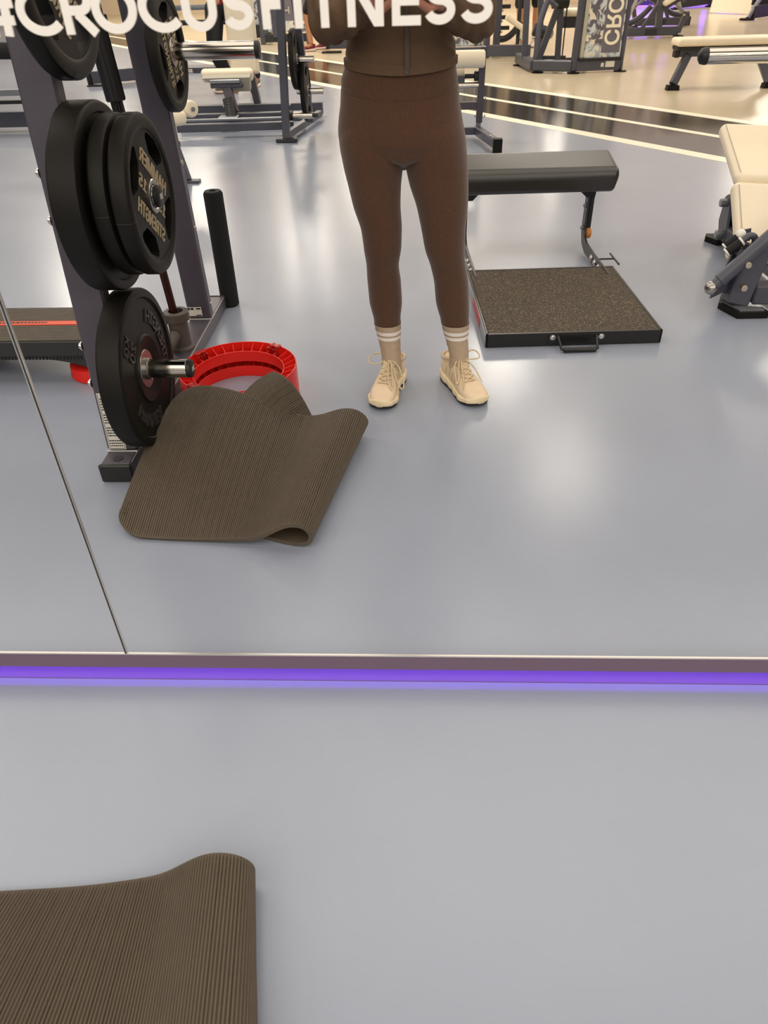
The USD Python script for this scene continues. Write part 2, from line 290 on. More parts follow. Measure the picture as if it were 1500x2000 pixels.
# ---------------------------------------------------------------- lettering on the mirror
def letters():
    B, H, w = 1.0914, 0.0445, 0.0088; h = w/2
    ln = lambda *p: LineString(p).buffer(h, cap_style=2, join_style=2)
    def arc(cx, cz, rx, rz, a0, a1, n=40):
        t = np.radians(np.linspace(a0, a1, n)); return [(cx+rx*math.cos(a), cz+rz*math.sin(a)) for a in t]
    def C(x0, x1):
        r = (x1-x0)*0.56; return ln(*arc(x0+r, H/2, r-h, H/2-h+0.0006, 42, 318))
    def S(x0, x1):
        c, rx, rz = (x0+x1)/2, (x1-x0)/2-h, (H-w)/4
        return ln(*(arc(c, H-h-rz, rx*0.93, rz, 25, 270, 24)[:-1] + arc(c, h+rz, rx, rz, 90, -160, 24)))
    def E(x0, x1, mid=True, bot=True):
        g = [ln((x0+h, 0), (x0+h, H)), ln((x0, H-h), (x1, H-h)), ln((x0, H/2), (x1-0.002, H/2))]
        if bot: g.append(ln((x0, h), (x1, h)))
        return unary_union(g)
    g = {}
    x = -0.4725; g['#'] = unary_union([ln((x+0.009, 0), (x+0.014, H)), ln((x+0.025, 0), (x+0.030, H)), ln((x, 0.0145), (x+0.035, 0.0145)), ln((x+0.002, 0.030), (x+0.037, 0.030))])
    R = unary_union([ln((-0.3821+h, 0), (-0.3821+h, H)), ln((-0.3821+h, H-h), (-0.364, H-h), *arc(-0.3615, H-h-0.0092, 0.0092, 0.0092, 90, -90, 20), (-0.3821+h, H-h-0.0184)), ln((-0.3660, H*0.42), (-0.3490, 0.0))])
    O = LineString(arc(-0.3245, H/2, 0.0245-h, H/2-h+0.0006, 0, 360, 60)).buffer(h)
    U = ln((-0.2501+h, H), *arc(-0.2314, 0.0187-0.0005, 0.0187-h, 0.0187-h, 180, 360, 30), (-0.2128-h, H))
    N = unary_union([ln((-0.0712+h, 0), (-0.0712+h, H)), ln((-0.0321-h, 0), (-0.0321-h, H)), Polygon([(-0.0712, H), (-0.0712+0.0105, H), (-0.0321, 0), (-0.0321-0.0105, 0)])])
    T = unary_union([ln((-0.0958, 0), (-0.0958, H)), ln((-0.1125, H-h), (-0.0790, H-h))])
    seq = [('#', g['#']), ('C', C(-0.4325, -0.3838)), ('R', R), ('O', O), ('C', C(-0.2978, -0.2513)), ('U', U), ('S', S(-0.2060, -0.1733)), ('F', E(-0.1638, -0.1410, bot=False)),
           ('I', ln((-0.1244, 0), (-0.1244, H))), ('T', T), ('N', N), ('E', E(-0.0231, 0.0080)), ('S', S(0.0114, 0.0447)), ('S', S(0.0497, 0.0846))]
    t = Thing('mirror_lettering', 'large cream white hashtag lettering stuck across the top of the mirror', 'lettering', (-0.19, MIRROR-0.003, B))
    for ch, p in seq:
        t.part('letter', place(extr(p, 0.003), (1, 0, 0), (0, 0, 1), (0, 1, 0), (0, MIRROR-0.0035, B)), 'sign_white')
letters()

# ---------------------------------------------------------------- ribbed mats
def sheet(P, thick, rib=0.0034, pitch=0.0054, ribaxis=0):
    """P (n, m, 3): a folded sheet; ribs run along the second index."""
    n, m, _ = P.shape
    du = np.gradient(P, axis=0); dv = np.gradient(P, axis=1); N = np.cross(du, dv); N /= np.linalg.norm(N, axis=2, keepdims=True)
    mid = P[:, m//2]; s = np.r_[0, np.cumsum(np.linalg.norm(np.diff(mid, axis=0), axis=1))]
    ph = (s/pitch) % 1.0; d = rib*np.clip((np.abs(2*ph-1)-0.30)/0.70, 0, 1)**1.4
    tp = np.ones(m); tp[0] = tp[-1] = 0.12; tp[1] = tp[-2] = 0.55
    top = P + N*(thick/2 - (d[:, None]*tp[None])[..., None]); bot = P - N*(thick/2)
    V = np.vstack([top.reshape(-1, 3), bot.reshape(-1, 3)]); F = []
    idx = np.arange(n*m).reshape(n, m); a, b, c, e = idx[:-1, :-1].ravel(), idx[1:, :-1].ravel(), idx[1:, 1:].ravel(), idx[:-1, 1:].ravel(); o = n*m
    F = [np.stack([a, b, c], 1), np.stack([a, c, e], 1), np.stack([a+o, c+o, b+o], 1), np.stack([a+o, e+o, c+o], 1)]
    rim = np.r_[idx[:, 0], idx[-1, 1:], idx[-2::-1, -1], idx[0, -2:0:-1]]; r2 = np.roll(rim, -1)
    F += [np.stack([rim, rim+o, r2+o], 1), np.stack([rim, r2+o, r2], 1)]
    t = trimesh.Trimesh(V, np.vstack(F), process=False)
    if t.volume < 0: t.invert()
    return t
def mat_mesh():
    VG = np.r_[0, 0.005, 0.012, np.linspace(0.03, 0.97, 12), 0.988, 0.995, 1.0]
    A = [(-0.762, 1.392, .007), (-0.70, 1.386, .007), (-0.61, 1.378, .007), (-0.515, 1.371, .010), (-0.43, 1.362, .019), (-0.385, 1.356, .030), (-0.345, 1.350, .054), (-0.304, 1.347, .075), (-0.268, 1.348, .071), (-0.250, 1.350, .045), (-0.258, 1.354, .018), (-0.30, 1.362, .008), (-0.38, 1.392, .007), (-0.46, 1.425, .007)]
    B = [(-0.698, 1.915, .135), (-0.675, 1.922, .142), (-0.640, 1.932, .142), (-0.595, 1.936, .137), (-0.51, 1.930, .116), (-0.42, 1.930, .076), (-0.345, 1.935, .040), (-0.275, 1.910, .055), (-0.215, 1.886, .086), (-0.165, 1.878, .085), (-0.140, 1.878, .050), (-0.175, 1.884, .014), (-0.26, 1.895, .008), (-0.34, 1.90, .007)]
    n, m = 1650, 18; a, b = spline(A, n), spline(B, n)
    s = np.r_[0, np.cumsum(np.linalg.norm(np.diff((a+b)/2, axis=0), axis=1))]; W = 0.58; R = 0.075
    t = s.copy(); P = np.zeros((n, m, 3))
    for i in range(n):
        ins = (R - math.sqrt(max(0, R*R-(R-t[i])**2)))/W if t[i] < R else 0.0
        v = (ins + (1-2*ins)*VG)[:, None]
        q = (1-v)*a[i] + v*b[i]
        # the raised back hump falls off towards the front more quickly than a straight line
        k = np.clip((0.55-i/n)/0.25, 0, 1); k = k*k*(3-2*k); e = k*(1-(1-v)**1.9) + (1-k)*v**1.5; q[:, 2] = ((1-e)*a[i, 2] + e*b[i, 2]).ravel()
        P[i] = q
    main = sheet(P, 0.011)
    E_, r, p = np.array([-0.418, 2.040]), np.array([-0.60, -0.80]), np.array([0.80, -0.60])
    q = np.linspace(0.150, -0.030, 300); l = np.r_[0, 0.003, 0.007, np.linspace(0.02, 0.36, 14)]; Q = np.zeros((len(q), len(l), 3))
    for i, qq in enumerate(q):
        for j, ll in enumerate(l):
            amp = 0.118*np.clip(1-((max(ll-0.06, 0))/0.27)**1.3, 0.0, 1); bump = (max(0.0, 1-(qq/0.128)**2.0)**0.9 if qq > 0 else 1.0 - 3*qq*qq)
            xy = E_ + r*ll + p*(qq + 0.02*ll); Q[i, j] = (*xy, 0.0075 + amp*bump)
    hump = sheet(Q, 0.011)
    return cat([main, hump])
MAT = mat_mesh()
t = Thing('exercise_mat', 'dark brown ribbed exercise mat lying folded in the mirror beside the weight rack', 'mat', (-0.45, 1.65, 0))
t.part('mat_sheet', MAT, 'mat_foam', smooth=50)
prints = []
for v0, n in ((0.10, 7), (0.42, 3), (0.60, 6), (0.80, 5)):
    for k in range(n):
        v = v0 + k*0.012; c = np.array([-0.762, 1.392, .0])*(1-v) + np.array([-0.698, 1.915, .0])*v; c[2] = 0.007+0.128*(1-(1-v)**1.9) + 0.0052
        prints.append(bx(c+[0.012, -0.0016-0.0012*(k % 2), -0.003], c+[0.024, 0.0016+0.0012*(k % 2), 0.0012]))
t.part('edge_print', prints, 'mat_print', 'worn dark print along the mat edge', kind='stuff')
REAL = MAT.copy(); REAL.vertices[:, 1] = 2*MIRROR - REAL.vertices[:, 1]; REAL.invert()
t = Thing('exercise_mat', 'dark brown ribbed exercise mat in the foreground, folded edge raised', 'mat', (-0.45, 0.25, 0))
t.part('mat_sheet', REAL, 'mat_foam', smooth=50)

# ---------------------------------------------------------------- weight tree on the left with its plates
def weight_tree():
    t = Thing('weight_tree', 'tall grey-purple steel plate rack with two upright posts on a floor beam', 'weight rack', (-0.826, 2.27, 0))
    X0, X1 = -0.870, -0.782; xc = (X0+X1)/2
    base = [bx((X0, 1.645, 0.004), (X1, 2.895, 0.056), 0.006)]
    t.part('base_beam', base, 'frame_purple')
    t.part('end_cap', bx((X0-0.002, 1.634, 0.002), (X1+0.002, 1.647, 0.058), 0.004), 'black_plastic'); t.part('end_cap', bx((X0-0.002, 2.893, 0.002), (X1+0.002, 2.906, 0.058), 0.004), 'black_plastic')
    for y in (1.675, 2.80): t.part('floor_bolt_plug', cyl((xc, y, 0.0555), (xc, y, 0.058), 0.014), 'frame_dark')
    t.part('front_post', beam((xc, 1.735, 0.056), (xc, 1.735+0.098*1.55, 1.60), 0.088, 0.045, (0, -1, 0.1), 0.006), 'frame_purple')
    t.part('rear_post', beam((xc, 2.680, 0.056), (xc, 2.680-0.085*1.55, 1.60), 0.088, 0.045, (0, -1, 0.1), 0.006), 'frame_purple')
    t.part('top_beam', bx((X0, 1.80, 1.58), (X1, 2.62, 1.64), 0.006), 'frame_purple')
    t.part('weld_bead', [cyl((X0, 1.712, 0.057), (X1, 1.712, 0.057), 0.003, 8), cyl((X0, 2.656, 0.057), (X1, 2.656, 0.057), 0.003, 8), cyl((X1, 2.656, 0.057), (X1, 2.704, 0.057), 0.003, 8), cyl((X1-0.001, 1.66, 0.0557), (X1-0.001, 2.88, 0.0557), 0.0016, 6)], 'weld')
    for y, z in ((1.795, 0.772), (1.785, 0.668), (1.752, 0.359), (1.742, 0.256)): t.part('bolt', bolt((X0, y, z), (-1, 0, 0), 0.009, 0.010), 'bolt_steel')
    for y, z in ((2.672, 0.108), (2.62, 0.62), (2.64, 0.40)): t.part('bolt', bolt((X1, y+0.01, z), (1, 0, 0), 0.007, 0.006), 'bolt_steel')
    # instruction label at the foot of the front post: print as unreadable lines
    lab = bx((-0.861, 1.7085, 0.064), (-0.812, 1.7105, 0.232)); lab.vertices[:, 1] += 0.098*(lab.vertices[:, 2]-0.056)+0.0008
    t.part('warning_label', lab, 'label_white'); pr = []
    def fr(x0, z0, x1, z1):
        b = bx((x0, 1.7078, z0), (x1, 1.7088, z1)); b.vertices[:, 1] += 0.098*(b.vertices[:, 2]-0.056)+0.0008; return b
    pr += [fr(-0.8585, 0.067, -0.8575, 0.23), fr(-0.8155, 0.067, -0.8145, 0.23), fr(-0.8585, 0.067, -0.8145, 0.068)]
    rg = np.random.default_rng(3)
    for k in range(19):
        z = 0.074+k*0.0078
        if k in (3, 8, 13): continue
        x = -0.855
        while x < -0.820:
            w = rg.uniform(0.002, 0.007); pr.append(fr(x, z, min(x+w, -0.8185), z+0.0028)); x += w+0.0014
    t.part('label_print', pr, 'label_black', kind='stuff')
    st = bx((-0.868, 2.6515, 0.072), (-0.812, 2.6535, 0.108)); st.vertices[:, 1] -= 0.085*(st.vertices[:, 2]-0.056); t.part('serial_sticker', st, 'label_white')
    sp = [bx((-0.866, 2.650, 0.097), (-0.857, 2.652, 0.106)), bx((-0.853, 2.650, 0.098), (-0.842, 2.652, 0.106)), bx((-0.832, 2.650, 0.1), (-0.815, 2.652, 0.105)), bx((-0.835, 2.650, 0.074), (-0.815, 2.652, 0.077))]
    for b in sp: b.vertices[:, 1] -= 0.085*(b.vertices[:, 2]-0.056)-0.0004
    t.part('label_print', sp, 'label_black', kind='stuff')
    # horns
    def horn(y, z, x1, long=False):
        h = t.part('horn', cyl((X1, y, z), (x1, y, z), 0.0247, 30, 0.002), 'chrome')
        cp = t.part('horn_cap', lathe([(0, 0.0245), (0.010, 0.0245), (0.013, 0.020), (0.0132, 0.0)], (x1, y, z), (1, 0, 0), 30), 'black_plastic')
        t.part('horn_collar', ring((X1, y, z), (1, 0, 0), 0.035, 0.0247, 0.006), 'frame_dark')
        return cp
    horn(1.757, 0.290, -0.604); horn(1.797, 0.716, -0.610); horn(1.846, 1.156, -0.52); horn(2.601, 0.938, -0.482)
    for y, z, x in ((1.757, 0.290, -0.5905), (1.797, 0.716, -0.5965)):
        m = put_text('50', 0.012, 0.0008, (0, -1, 0), (0, 0, 1), (1, 0, 0), (x, y, z)); t.part('cap_print', m, 'label_white')
    # bar holder on the base: a cup on a flange with a stub and white end cap
    hx, hy = -0.828, 2.40
    t.part('bar_holder', [lathe([(0, 0.045), (0.008, 0.045), (0.014, 0.034), (0.105, 0.034), (0.107, 0.044), (0.135, 0.044), (0.138, 0.040), (0.138, 0.026), (0.02, 0.026), (0.02, 0.0)], (hx, hy, 0.056), (0, 0, 1), 28),
        bx((hx-0.11, hy-0.030, 0.150), (hx-0.03, hy+0.03, 0.168), 0.004), bx((hx-0.12, hy-0.02, 0.060), (hx-0.09, hy+0.02, 0.16), 0.004)], 'holder_grey')
    t.part('holder_stub', cyl((hx-0.005, hy-0.03, 0.120), (hx-0.035, hy-0.110, 0.075), 0.020, 20), 'holder_grey'); t.part('stub_cap', cyl((hx-0.034, hy-0.108, 0.0755), (hx-0.042, hy-0.128, 0.065), 0.0225, 20, 0.003), 'sneaker_white')
    return t
weight_tree()

def yz(y, z): return np.array([0.0, y, z])
def arc_text(s, h, depth, R, phi_mid, x, cy, cz, gap=1.0, bold=True):
    """Raised lettering round a plate's face at angle phi in (y, z), read as in a mirror."""
    out = []; adv = [0.42*h if ch == ' ' else (1.05*h if ch in 'MW' else (0.45*h if ch == 'I' else 0.84*h)) for ch in s]; tot = sum(adv)*gap; a = phi_mid - tot/R/2
    for ch, w in zip(s, adv):
        aa = a + w*gap/R/2; a += w*gap/R
        if ch == ' ': continue
        o = np.array([x, cy+R*math.cos(aa), cz+R*math.sin(aa)])
        out.append(put_text(ch, h, depth, (0, -math.sin(aa), math.cos(aa)), (0, math.cos(aa), math.sin(aa)), (1, 0, 0), o, bold))
    return cat(out)
def grip_plate(label, x0, x1, y, z, R, kg, rot=0.0, txt='plate_text', group=None, words=True):
    """Rubber coated plate with four openings in the web and a rounded grip rim."""
    t = Thing('weight_plate', label, 'weight plate', (x0, y, z-R), group)
    w = x1-x0; c = 0.010; ri = R*0.80
    t.part('rim', lathe([(0.0, ri+c*0.6), (0.0, R-c*1.3), (c*0.35, R-c*0.4), (c, R), (w-c, R), (w-c*0.35, R-c*0.35), (w, R-c*1.4), (w, ri+c*0.9), (w-c*0.35, ri+c*0.2), (w-c, ri), (c, ri), (0.0, ri+c*0.6)], (x0, y, z), (1, 0, 0), 64), 'black_rubber', smooth=40)
    disc = Point(0, 0).buffer(ri+0.003, 48).difference(Point(0, 0).buffer(0.034, 32)); holes = []
    for k in range(4):
        a = rot + k*math.pi/2
        pts = [(0.50*R, -0.16*R), (0.50*R, 0.16*R), (0.66*R, 0.33*R), (0.735*R, 0.26*R), (0.785*R, 0), (0.735*R, -0.26*R), (0.66*R, -0.33*R)]
        holes.append(affinity.rotate(Polygon(pts).buffer(-0.008).buffer(0.008), math.degrees(a), origin=(0, 0)))
    disc = disc.difference(unary_union(holes))
    t.part('web', place(extr(disc, w-0.008), (0, 1, 0), (0, 0, 1), (1, 0, 0), (x0+0.003, y, z)), 'black_rubber')
    t.part('hub', ring((x0+0.001, y, z), (1, 0, 0), 0.038, 0.0262, w+0.0015, 36), 'steel')
    for k in range(4):
        aa = rot + math.pi/4 + k*math.pi/2; pr = [(0.0005, R-c*1.2), (c*0.5, R-c*0.2), (c, R+0.0002), (w-c, R+0.0002), (w-c*0.4, R-c*0.3), (w+0.0002, R-c*1.4), (w-0.002, ri+c*0.9)]
        t.part('rim_seam', tube([(x0+s_, y+r_*math.cos(aa), z+r_*math.sin(aa)) for s_, r_ in pr], 0.0007, 6), 'label_black')
    if words:
        q = rot; xf = x1-0.0055; d = lambda a: (math.cos(a), math.sin(a)); up_ = d(q+math.pi/2); adv = (-d(q)[0], -d(q)[1])
        for s, sg in (('HAMMER', 1), ('STRENGTH', -1)):
            wd = meshkit.text_mesh(s, 0.18*R, 0.002, True).extents[0]
            t.part('lettering', put_text(s, 0.18*R, 0.0022, (0, *adv), (0, *up_), (1, 0, 0), (xf, y+sg*0.335*R*up_[0], z+sg*0.335*R*up_[1]), True, squeeze=0.98*R/wd), txt)
        for sg in (1, -1): t.part('lettering', put_text(kg, 0.16*R, 0.0022, (0, *adv), (0, *up_), (1, 0, 0), (xf, y+sg*0.36*R*d(q)[0], z+sg*0.36*R*d(q)[1]), True), txt)
    return t
def bumper(label, x0, x1, y, z, R, phis, face=True):
    t = Thing('bumper_plate', label, 'weight plate', (x0, y, z-R)); w = x1-x0; c = 0.008
    t.part('rubber_disc', lathe([(0, 0.05), (0, R-c), (c*0.4, R-c*0.3), (c, R), (w-c, R), (w-c*0.4, R-c*0.3), (w, R-c), (w, R*0.89), (w-0.006, R*0.87), (w-0.006, R*0.44), (w-0.001, R*0.42), (w-0.001, R*0.40), (w-0.010, 0.055), (w-0.010, 0.05), (0, 0.05)], (x0, y, z), (1, 0, 0), 72), 'black_rubber', smooth=30)
    t.part('steel_hub', [ring((x0, y, z), (1, 0, 0), 0.0515, 0.0265, w-0.0085, 40), ring((x1-0.02, y, z), (1, 0, 0), 0.029, 0.0258, 0.021, 36)], 'steel', 'brushed steel hub')
    if face:
        xf = x1-0.0062
        t.part('lettering', arc_text('STRENGTH', 0.033, 0.004, R*0.66, phis[0], xf, y, z, 0.98), 'plate_text_black'); t.part('lettering', arc_text('HAMMER', 0.033, 0.004, R*0.66, phis[1], xf, y, z, 0.98), 'plate_text_black')
        t.part('lettering', [arc_text('KG', 0.027, 0.004, R*0.75, phis[2], xf, y, z, 1.2), arc_text('20', 0.031, 0.004, R*0.56, phis[2], xf, y, z, 1.1)], 'plate_text_black')
    return t
bumper('large matt black rubber bumper plate on the lowest peg of the plate rack', -0.768, -0.706, 1.757, 0.290, 0.2085, (0.35, 4.2, 2.35))
bumper('widest plain black rubber plate behind two grip plates on the middle rack peg', -0.776, -0.708, 1.797, 0.711, 0.207, (0, 0, 0), face=False)
grip_plate('black grip plate sandwiched second on the middle peg of the rack', -0.703, -0.660, 1.797, 0.716, 0.176, '15', -math.pi/4, words=False, group='grip plates on the plate rack')
grip_plate('black grip plate with mirrored tan lettering outermost on the middle rack peg', -0.657, -0.613, 1.797, 0.716, 0.176, '15', math.radians(-40), group='grip plates on the plate rack')
grip_plate('black grip plate high on the front post, hidden partly by the first letters', -0.778, -0.730, 1.846, 1.156, 0.205, '20', math.radians(-60), group='grip plates on the plate rack')
grip_plate('black grip plate on the long chrome peg of the rear post', -0.774, -0.736, 2.601, 0.938, 0.163, '10', math.radians(-80), group='grip plates on the plate rack')

# barbell standing upright in the holder
t = Thing('barbell', 'barbell standing upright in the bar holder at the rear rack post', 'barbell', (-0.828, 2.40, 0.08)); b0, b1 = np.array([-0.828, 2.40, 0.078]), np.array([-0.876, 2.405, 0.835]); d = unit(b1-b0)
t.part('shaft', cyl(b0, b1, 0.0135, 20), 'barbell_red', 'dark red tinted bar shaft')
t.part('knurling', [tube([b0+d*(0.66+0.0)+np.array([math.cos(a), math.sin(a), 0])*0.0150, b1+np.array([math.cos(a), math.sin(a), 0])*0.0150], 0.003, 6) for a in np.linspace(0, 2*np.pi, 12, endpoint=False)], 'black_plastic')
t.part('sleeve', cyl(b1, b1+d*0.42, 0.0285, 28, 0.004), 'black_satin', 'thick black sleeve')
t.part('collar', ring(b1+d*0.19, d, 0.036, 0.0285, 0.02), 'black_plastic')

# tall foam roller behind the rack
t = Thing('foam_roller', 'tall thin black foam roller standing on the floor behind the plate rack', 'foam roller', (-0.775, 2.945, 0))
t.part('roller_body', lathe([(0.006, 0.0), (0.0, 0.031), (0.006, 0.0375), (0.445, 0.0375), (0.455, 0.031), (0.455, 0.014), (0.445, 0.010), (0.40, 0.010), (0.40, 0.0)], (-0.7745, 2.945, 0), (0, 0, 1), 36), 'black_foam')

# ---------------------------------------------------------------- aerobic step at the far left
def aerobic_step():
    xa, xb, ya, yb = -1.72, -0.985, 2.245, 2.555
    t = Thing('aerobic_step', 'black ribbed aerobic step with an orange stripe and red feet on the floor', 'step platform', ((xa+xb)/2, (ya+yb)/2, 0))
    prof = [(xa, .150), (xa-0.012, .10), (xa-0.005, 0.045), (xa+0.10, 0.045)] + [(xa+0.12+(xb-xa-0.24)*k/20, 0.045+0.05*math.sin(math.pi*k/20)**0.6) for k in range(21)] + [(xb-0.10, 0.045), (xb+0.005, 0.045), (xb+0.012, .10), (xb, .150)]
    body = place(extr(Polygon(prof), yb-ya), (1, 0, 0), (0, 0, 1), (0, 1, 0), (0, ya, 0)); t.part('deck', body, 'step_plastic')
    ribs = [bx((xa+0.008, y, 0.150), (xb-0.008, y+0.0055, 0.1535), 0.001) for y in np.arange(ya+0.012, yb-0.012, 0.0085) if not (2.385 < y+0.003 < 2.425)]
    t.part('tread_ribs', ribs, 'step_rubber', kind='stuff')
    t.part('stripe', bx((xa+0.008, 2.388, 0.150), (xb-0.008, 2.420, 0.1545), 0.001), 'orange_stripe'); rg = np.random.default_rng(8); x = -1.47; pr = []
    while x < -1.30:
        w = rg.uniform(0.006, 0.014); pr.append(bx((x, 2.399, 0.154), (x+w, 2.410, 0.155))); x += w+0.004
    t.part('stripe_print', pr, 'step_plastic')
    t.part('side_grips', [bx((xa+0.14+k*0.012, ya-0.003, 0.088), (xa+0.146+k*0.012, ya+0.01, 0.100)) for k in range(38)], 'black_plastic', kind='stuff')
    for x in (xa+0.085, xb-0.125): t.part('foot', lathe([(0, 0.0), (0, 0.105), (0.006, 0.110), (0.042, 0.105), (0.046, 0.098), (0.046, 0.0)], (x, 2.335, 0.0), (0, 0, 1), 36), 'red_plastic', 'red round foot')
aerobic_step()

# ---------------------------------------------------------------- two stacked red ring risers
def riser(z, label):
    c = np.array([-0.571, 2.141]); R, r, h = 0.190, 0.146, 0.054
    t = Thing('ring_riser', label, 'step riser', (*c, z), 'stacked red ring risers')
    t.part('outer_wall', ring((*c, z), (0, 0, 1), R, R-0.0035, h, 96, 0.0008), 'red_plastic'); t.part('inner_wall', ring((*c, z), (0, 0, 1), r+0.003, r, h-0.016, 96, 0.0008), 'red_plastic')
    t.part('trough', ring((*c, z), (0, 0, 1), R-0.002, r+0.002, 0.004, 96, 0.0005), 'red_plastic')
    for k in range(32):
        a = 2*math.pi*(k+0.5)/32; d = np.array([math.cos(a), math.sin(a)]); q = np.array([-d[1], d[0]])*0.0012
        P = [np.array([*(c+d*rr+s*q), zz]) for s in (1, -1) for rr, zz in ((r+0.001, z+0.002), (r+0.001, z+h-0.018), (R-0.002, z+h-0.003), (R-0.002, z+0.002))]
        t.part('rib', hull(P), 'red_plastic')
    return c, R, r, h, t
riser(0.0, 'red plastic ring riser on the floor, lower of the stacked pair')
c, R, r, h, t = riser(0.055, 'red plastic ring riser with clips, upper of the stacked pair')
for a in (2.55, 0.98, -0.62, -2.25):
    d = np.array([math.cos(a), math.sin(a)]); q = np.array([-d[1], d[0]]); o = np.array([*(c+d*(R-0.010)), 0.055+h-0.004])
    X, Y = np.array([*q, 0]), np.array([*d, 0])
    t.part('clip', [place(bx((-0.021, -0.008, 0), (0.021, 0.009, 0.008), 0.002), X, Y, (0, 0, 1), o), place(bx((-0.019, -0.013, -0.004), (-0.004, 0.011, 0.010), 0.003), X, Y, (0, 0, 1), o), place(bx((0.005, -0.013, -0.004), (0.019, 0.011, 0.010), 0.003), X, Y, (0, 0, 1), o)] +
           [place(bx((-0.020+k*0.012, -0.020, -0.030), (-0.014+k*0.012, -0.006, 0.0)), X, Y, (0, 0, 1), o) for k in range(4)], 'red_dark', 'darker red clip')
# ---------------------------------------------------------------- low platform bench with a padded roll (right of the woman)
def thrust_bench():
    a = math.radians(2.55); X, Y = np.array([math.cos(a), math.sin(a), 0]), np.array([-math.sin(a), math.cos(a), 0]); O = np.array([0.265, 2.494, 0]); Z = np.array([0, 0, 1.0]); W, D, H = 0.643, 0.692, 0.050
    L = lambda m: place(m, X, Y, Z, O); P = lambda x, y, z: O + X*x + Y*y + Z*z
    t = Thing('thrust_bench', 'black floor platform with speckled rubber top and a padded roll behind', 'exercise bench', P(W/2, D/2, 0))
    t.part('platform_frame', L(cat([bx((0, 0, 0.001), (W, 0.012, H+0.002), 0.002), bx((0, D-0.012, 0.001), (W, D, H+0.002), 0.002), bx((0, 0, 0.001), (0.010, D, H+0.002), 0.002), bx((W-0.010, 0, 0.001), (W, D, H+0.002), 0.002), bx((0.01, 0.01, 0.004), (W-0.01, D-0.01, 0.03))])), 'black_satin')
    t.part('side_plate', L(bx((-0.003, 0.004, 0.002), (0.0, D-0.004, H), 0.001)), 'frame_silver', 'bare metal side plate')
    t.part('rubber_top', L(bx((0.011, 0.013, 0.03), (W-0.011, D-0.013, H+0.0005), 0.001)), 'speckle', 'speckled brown rubber top')
    pull = [P(0.262, -0.001, 0.038), P(0.262, -0.006, 0.038), P(0.268, -0.052, 0.012), P(0.276, -0.056, 0.010), P(0.390, -0.056, 0.010), P(0.398, -0.052, 0.012), P(0.402, -0.006, 0.038), P(0.402, -0.001, 0.038)]
    t.part('pull_handle', [tube(pull, 0.005, 10), cyl(P(0.274, -0.056, 0.010), P(0.392, -0.056, 0.010), 0.0095, 16, 0.002)], 'black_satin'); t.part('handle_plate', L(bx((0.225, -0.003, 0.012), (0.440, 0.0, 0.047), 0.001)), 'black_satin')
    for x in (0.243, 0.420): t.part('bolt', bolt(P(x, -0.003, 0.036), -Y, 0.0075, 0.006), 'bolt_steel')
    t.part('warning_sticker', L(bx((-0.0042, 0.16, 0.010), (-0.003, 0.40, 0.046))), 'sticker_red'); rg = np.random.default_rng(5)
    t.part('sticker_print', [L(bx((-0.0047, 0.18+0.02*k, 0.014+0.006*(k % 4)), (-0.0042, 0.18+0.02*k+rg.uniform(.006, .016), 0.018+0.006*(k % 4)))) for k in range(10)], 'label_black')
    # arms: flat bars bolted to the back corners, bending up to the pad
    def arm(x):
        path = LineString([(0.60, 0.030), (0.84, 0.030), (1.00, 0.034), (1.060, 0.055), (1.085, 0.095), (1.083, 0.30)]).buffer(0.024, join_style=1)
        m = place(extr(path, 0.010), (0, 1, 0), (0, 0, 1), (1, 0, 0), (0, 0, 0)); m.vertices += [x-0.005, 0, 0]; return t.part('arm', L(m), 'frame_dark')
    for x, s in ((W-0.045, 1), (0.03, -1)):
        arm(x)
        t.part('arm_sleeve', L(bx((x+(0.006 if s > 0 else -0.026), 1.060, 0.10), (x+(0.026 if s > 0 else -0.006), 1.106, 0.30), 0.003)), 'black_satin')
        for yy, zz, r in ((0.735, 0.032, 0.011), (0.80, 0.032, 0.011), (0.865, 0.032, 0.011), (0.665, 0.034, 0.009)): t.part('bolt', bolt(P(x-0.005, yy, zz), -X, r, 0.010), 'bolt_steel')
        for zz in (0.105, 0.205): t.part('bolt', bolt(P(x-0.005, 1.083, zz), -X, 0.009, 0.012), 'frame_silver')
        g = Polygon([(1.03, 0.305), (1.14, 0.305), (1.11, 0.255), (1.06, 0.255)]); m = place(extr(g, 0.05), (0, 1, 0), (0, 0, 1), (1, 0, 0), (0, 0, 0)); m.vertices += [x-0.03, 0, 0]
        gus = hull([(x-0.030-0.05*(s > 0), yy, 0.302) for yy in (1.04, 1.13)] + [(x+0.026+0.05*(s < 0), yy, 0.302) for yy in (1.04, 1.13)] + [(x-0.012, yy, 0.245) for yy in (1.06, 1.11)] + [(x+0.026, yy, 0.245) for yy in (1.06, 1.11)])
        t.part('pad_bracket', L(gus), 'black_satin')
    t.part('adjusting_wheel', cyl(P(W-0.040, 1.06, 0.085), P(W-0.016, 1.06, 0.085), 0.024, 24, 0.006), 'amber', 'amber brown wheel')
    pin = [P(W-0.04, 0.83, 0.036), P(W+0.045, 0.83, 0.036)]
    t.part('t_handle_pin', [cyl(pin[0], pin[1], 0.004, 10), cyl(pin[1]+Y*0.075, pin[1]-Y*0.075+Z*0.0, 0.0045, 10, 0.001)], 'black_satin')
    pts = []; ct, st_ = math.cos(math.radians(13)), math.sin(math.radians(13))
    for x in (-0.050, W+0.030):
        for dy, dz, r in ((-0.064, 0.012, 0.045), (0.078, 0.027, 0.030), (-0.080, -0.022, 0.030), (0.088, -0.028, 0.024)): pts.append(SPH.vertices*r*np.array([0.7, 1, 1]) + [x, 1.085+dy*ct-dz*st_, 0.352+dy*st_+dz*ct])
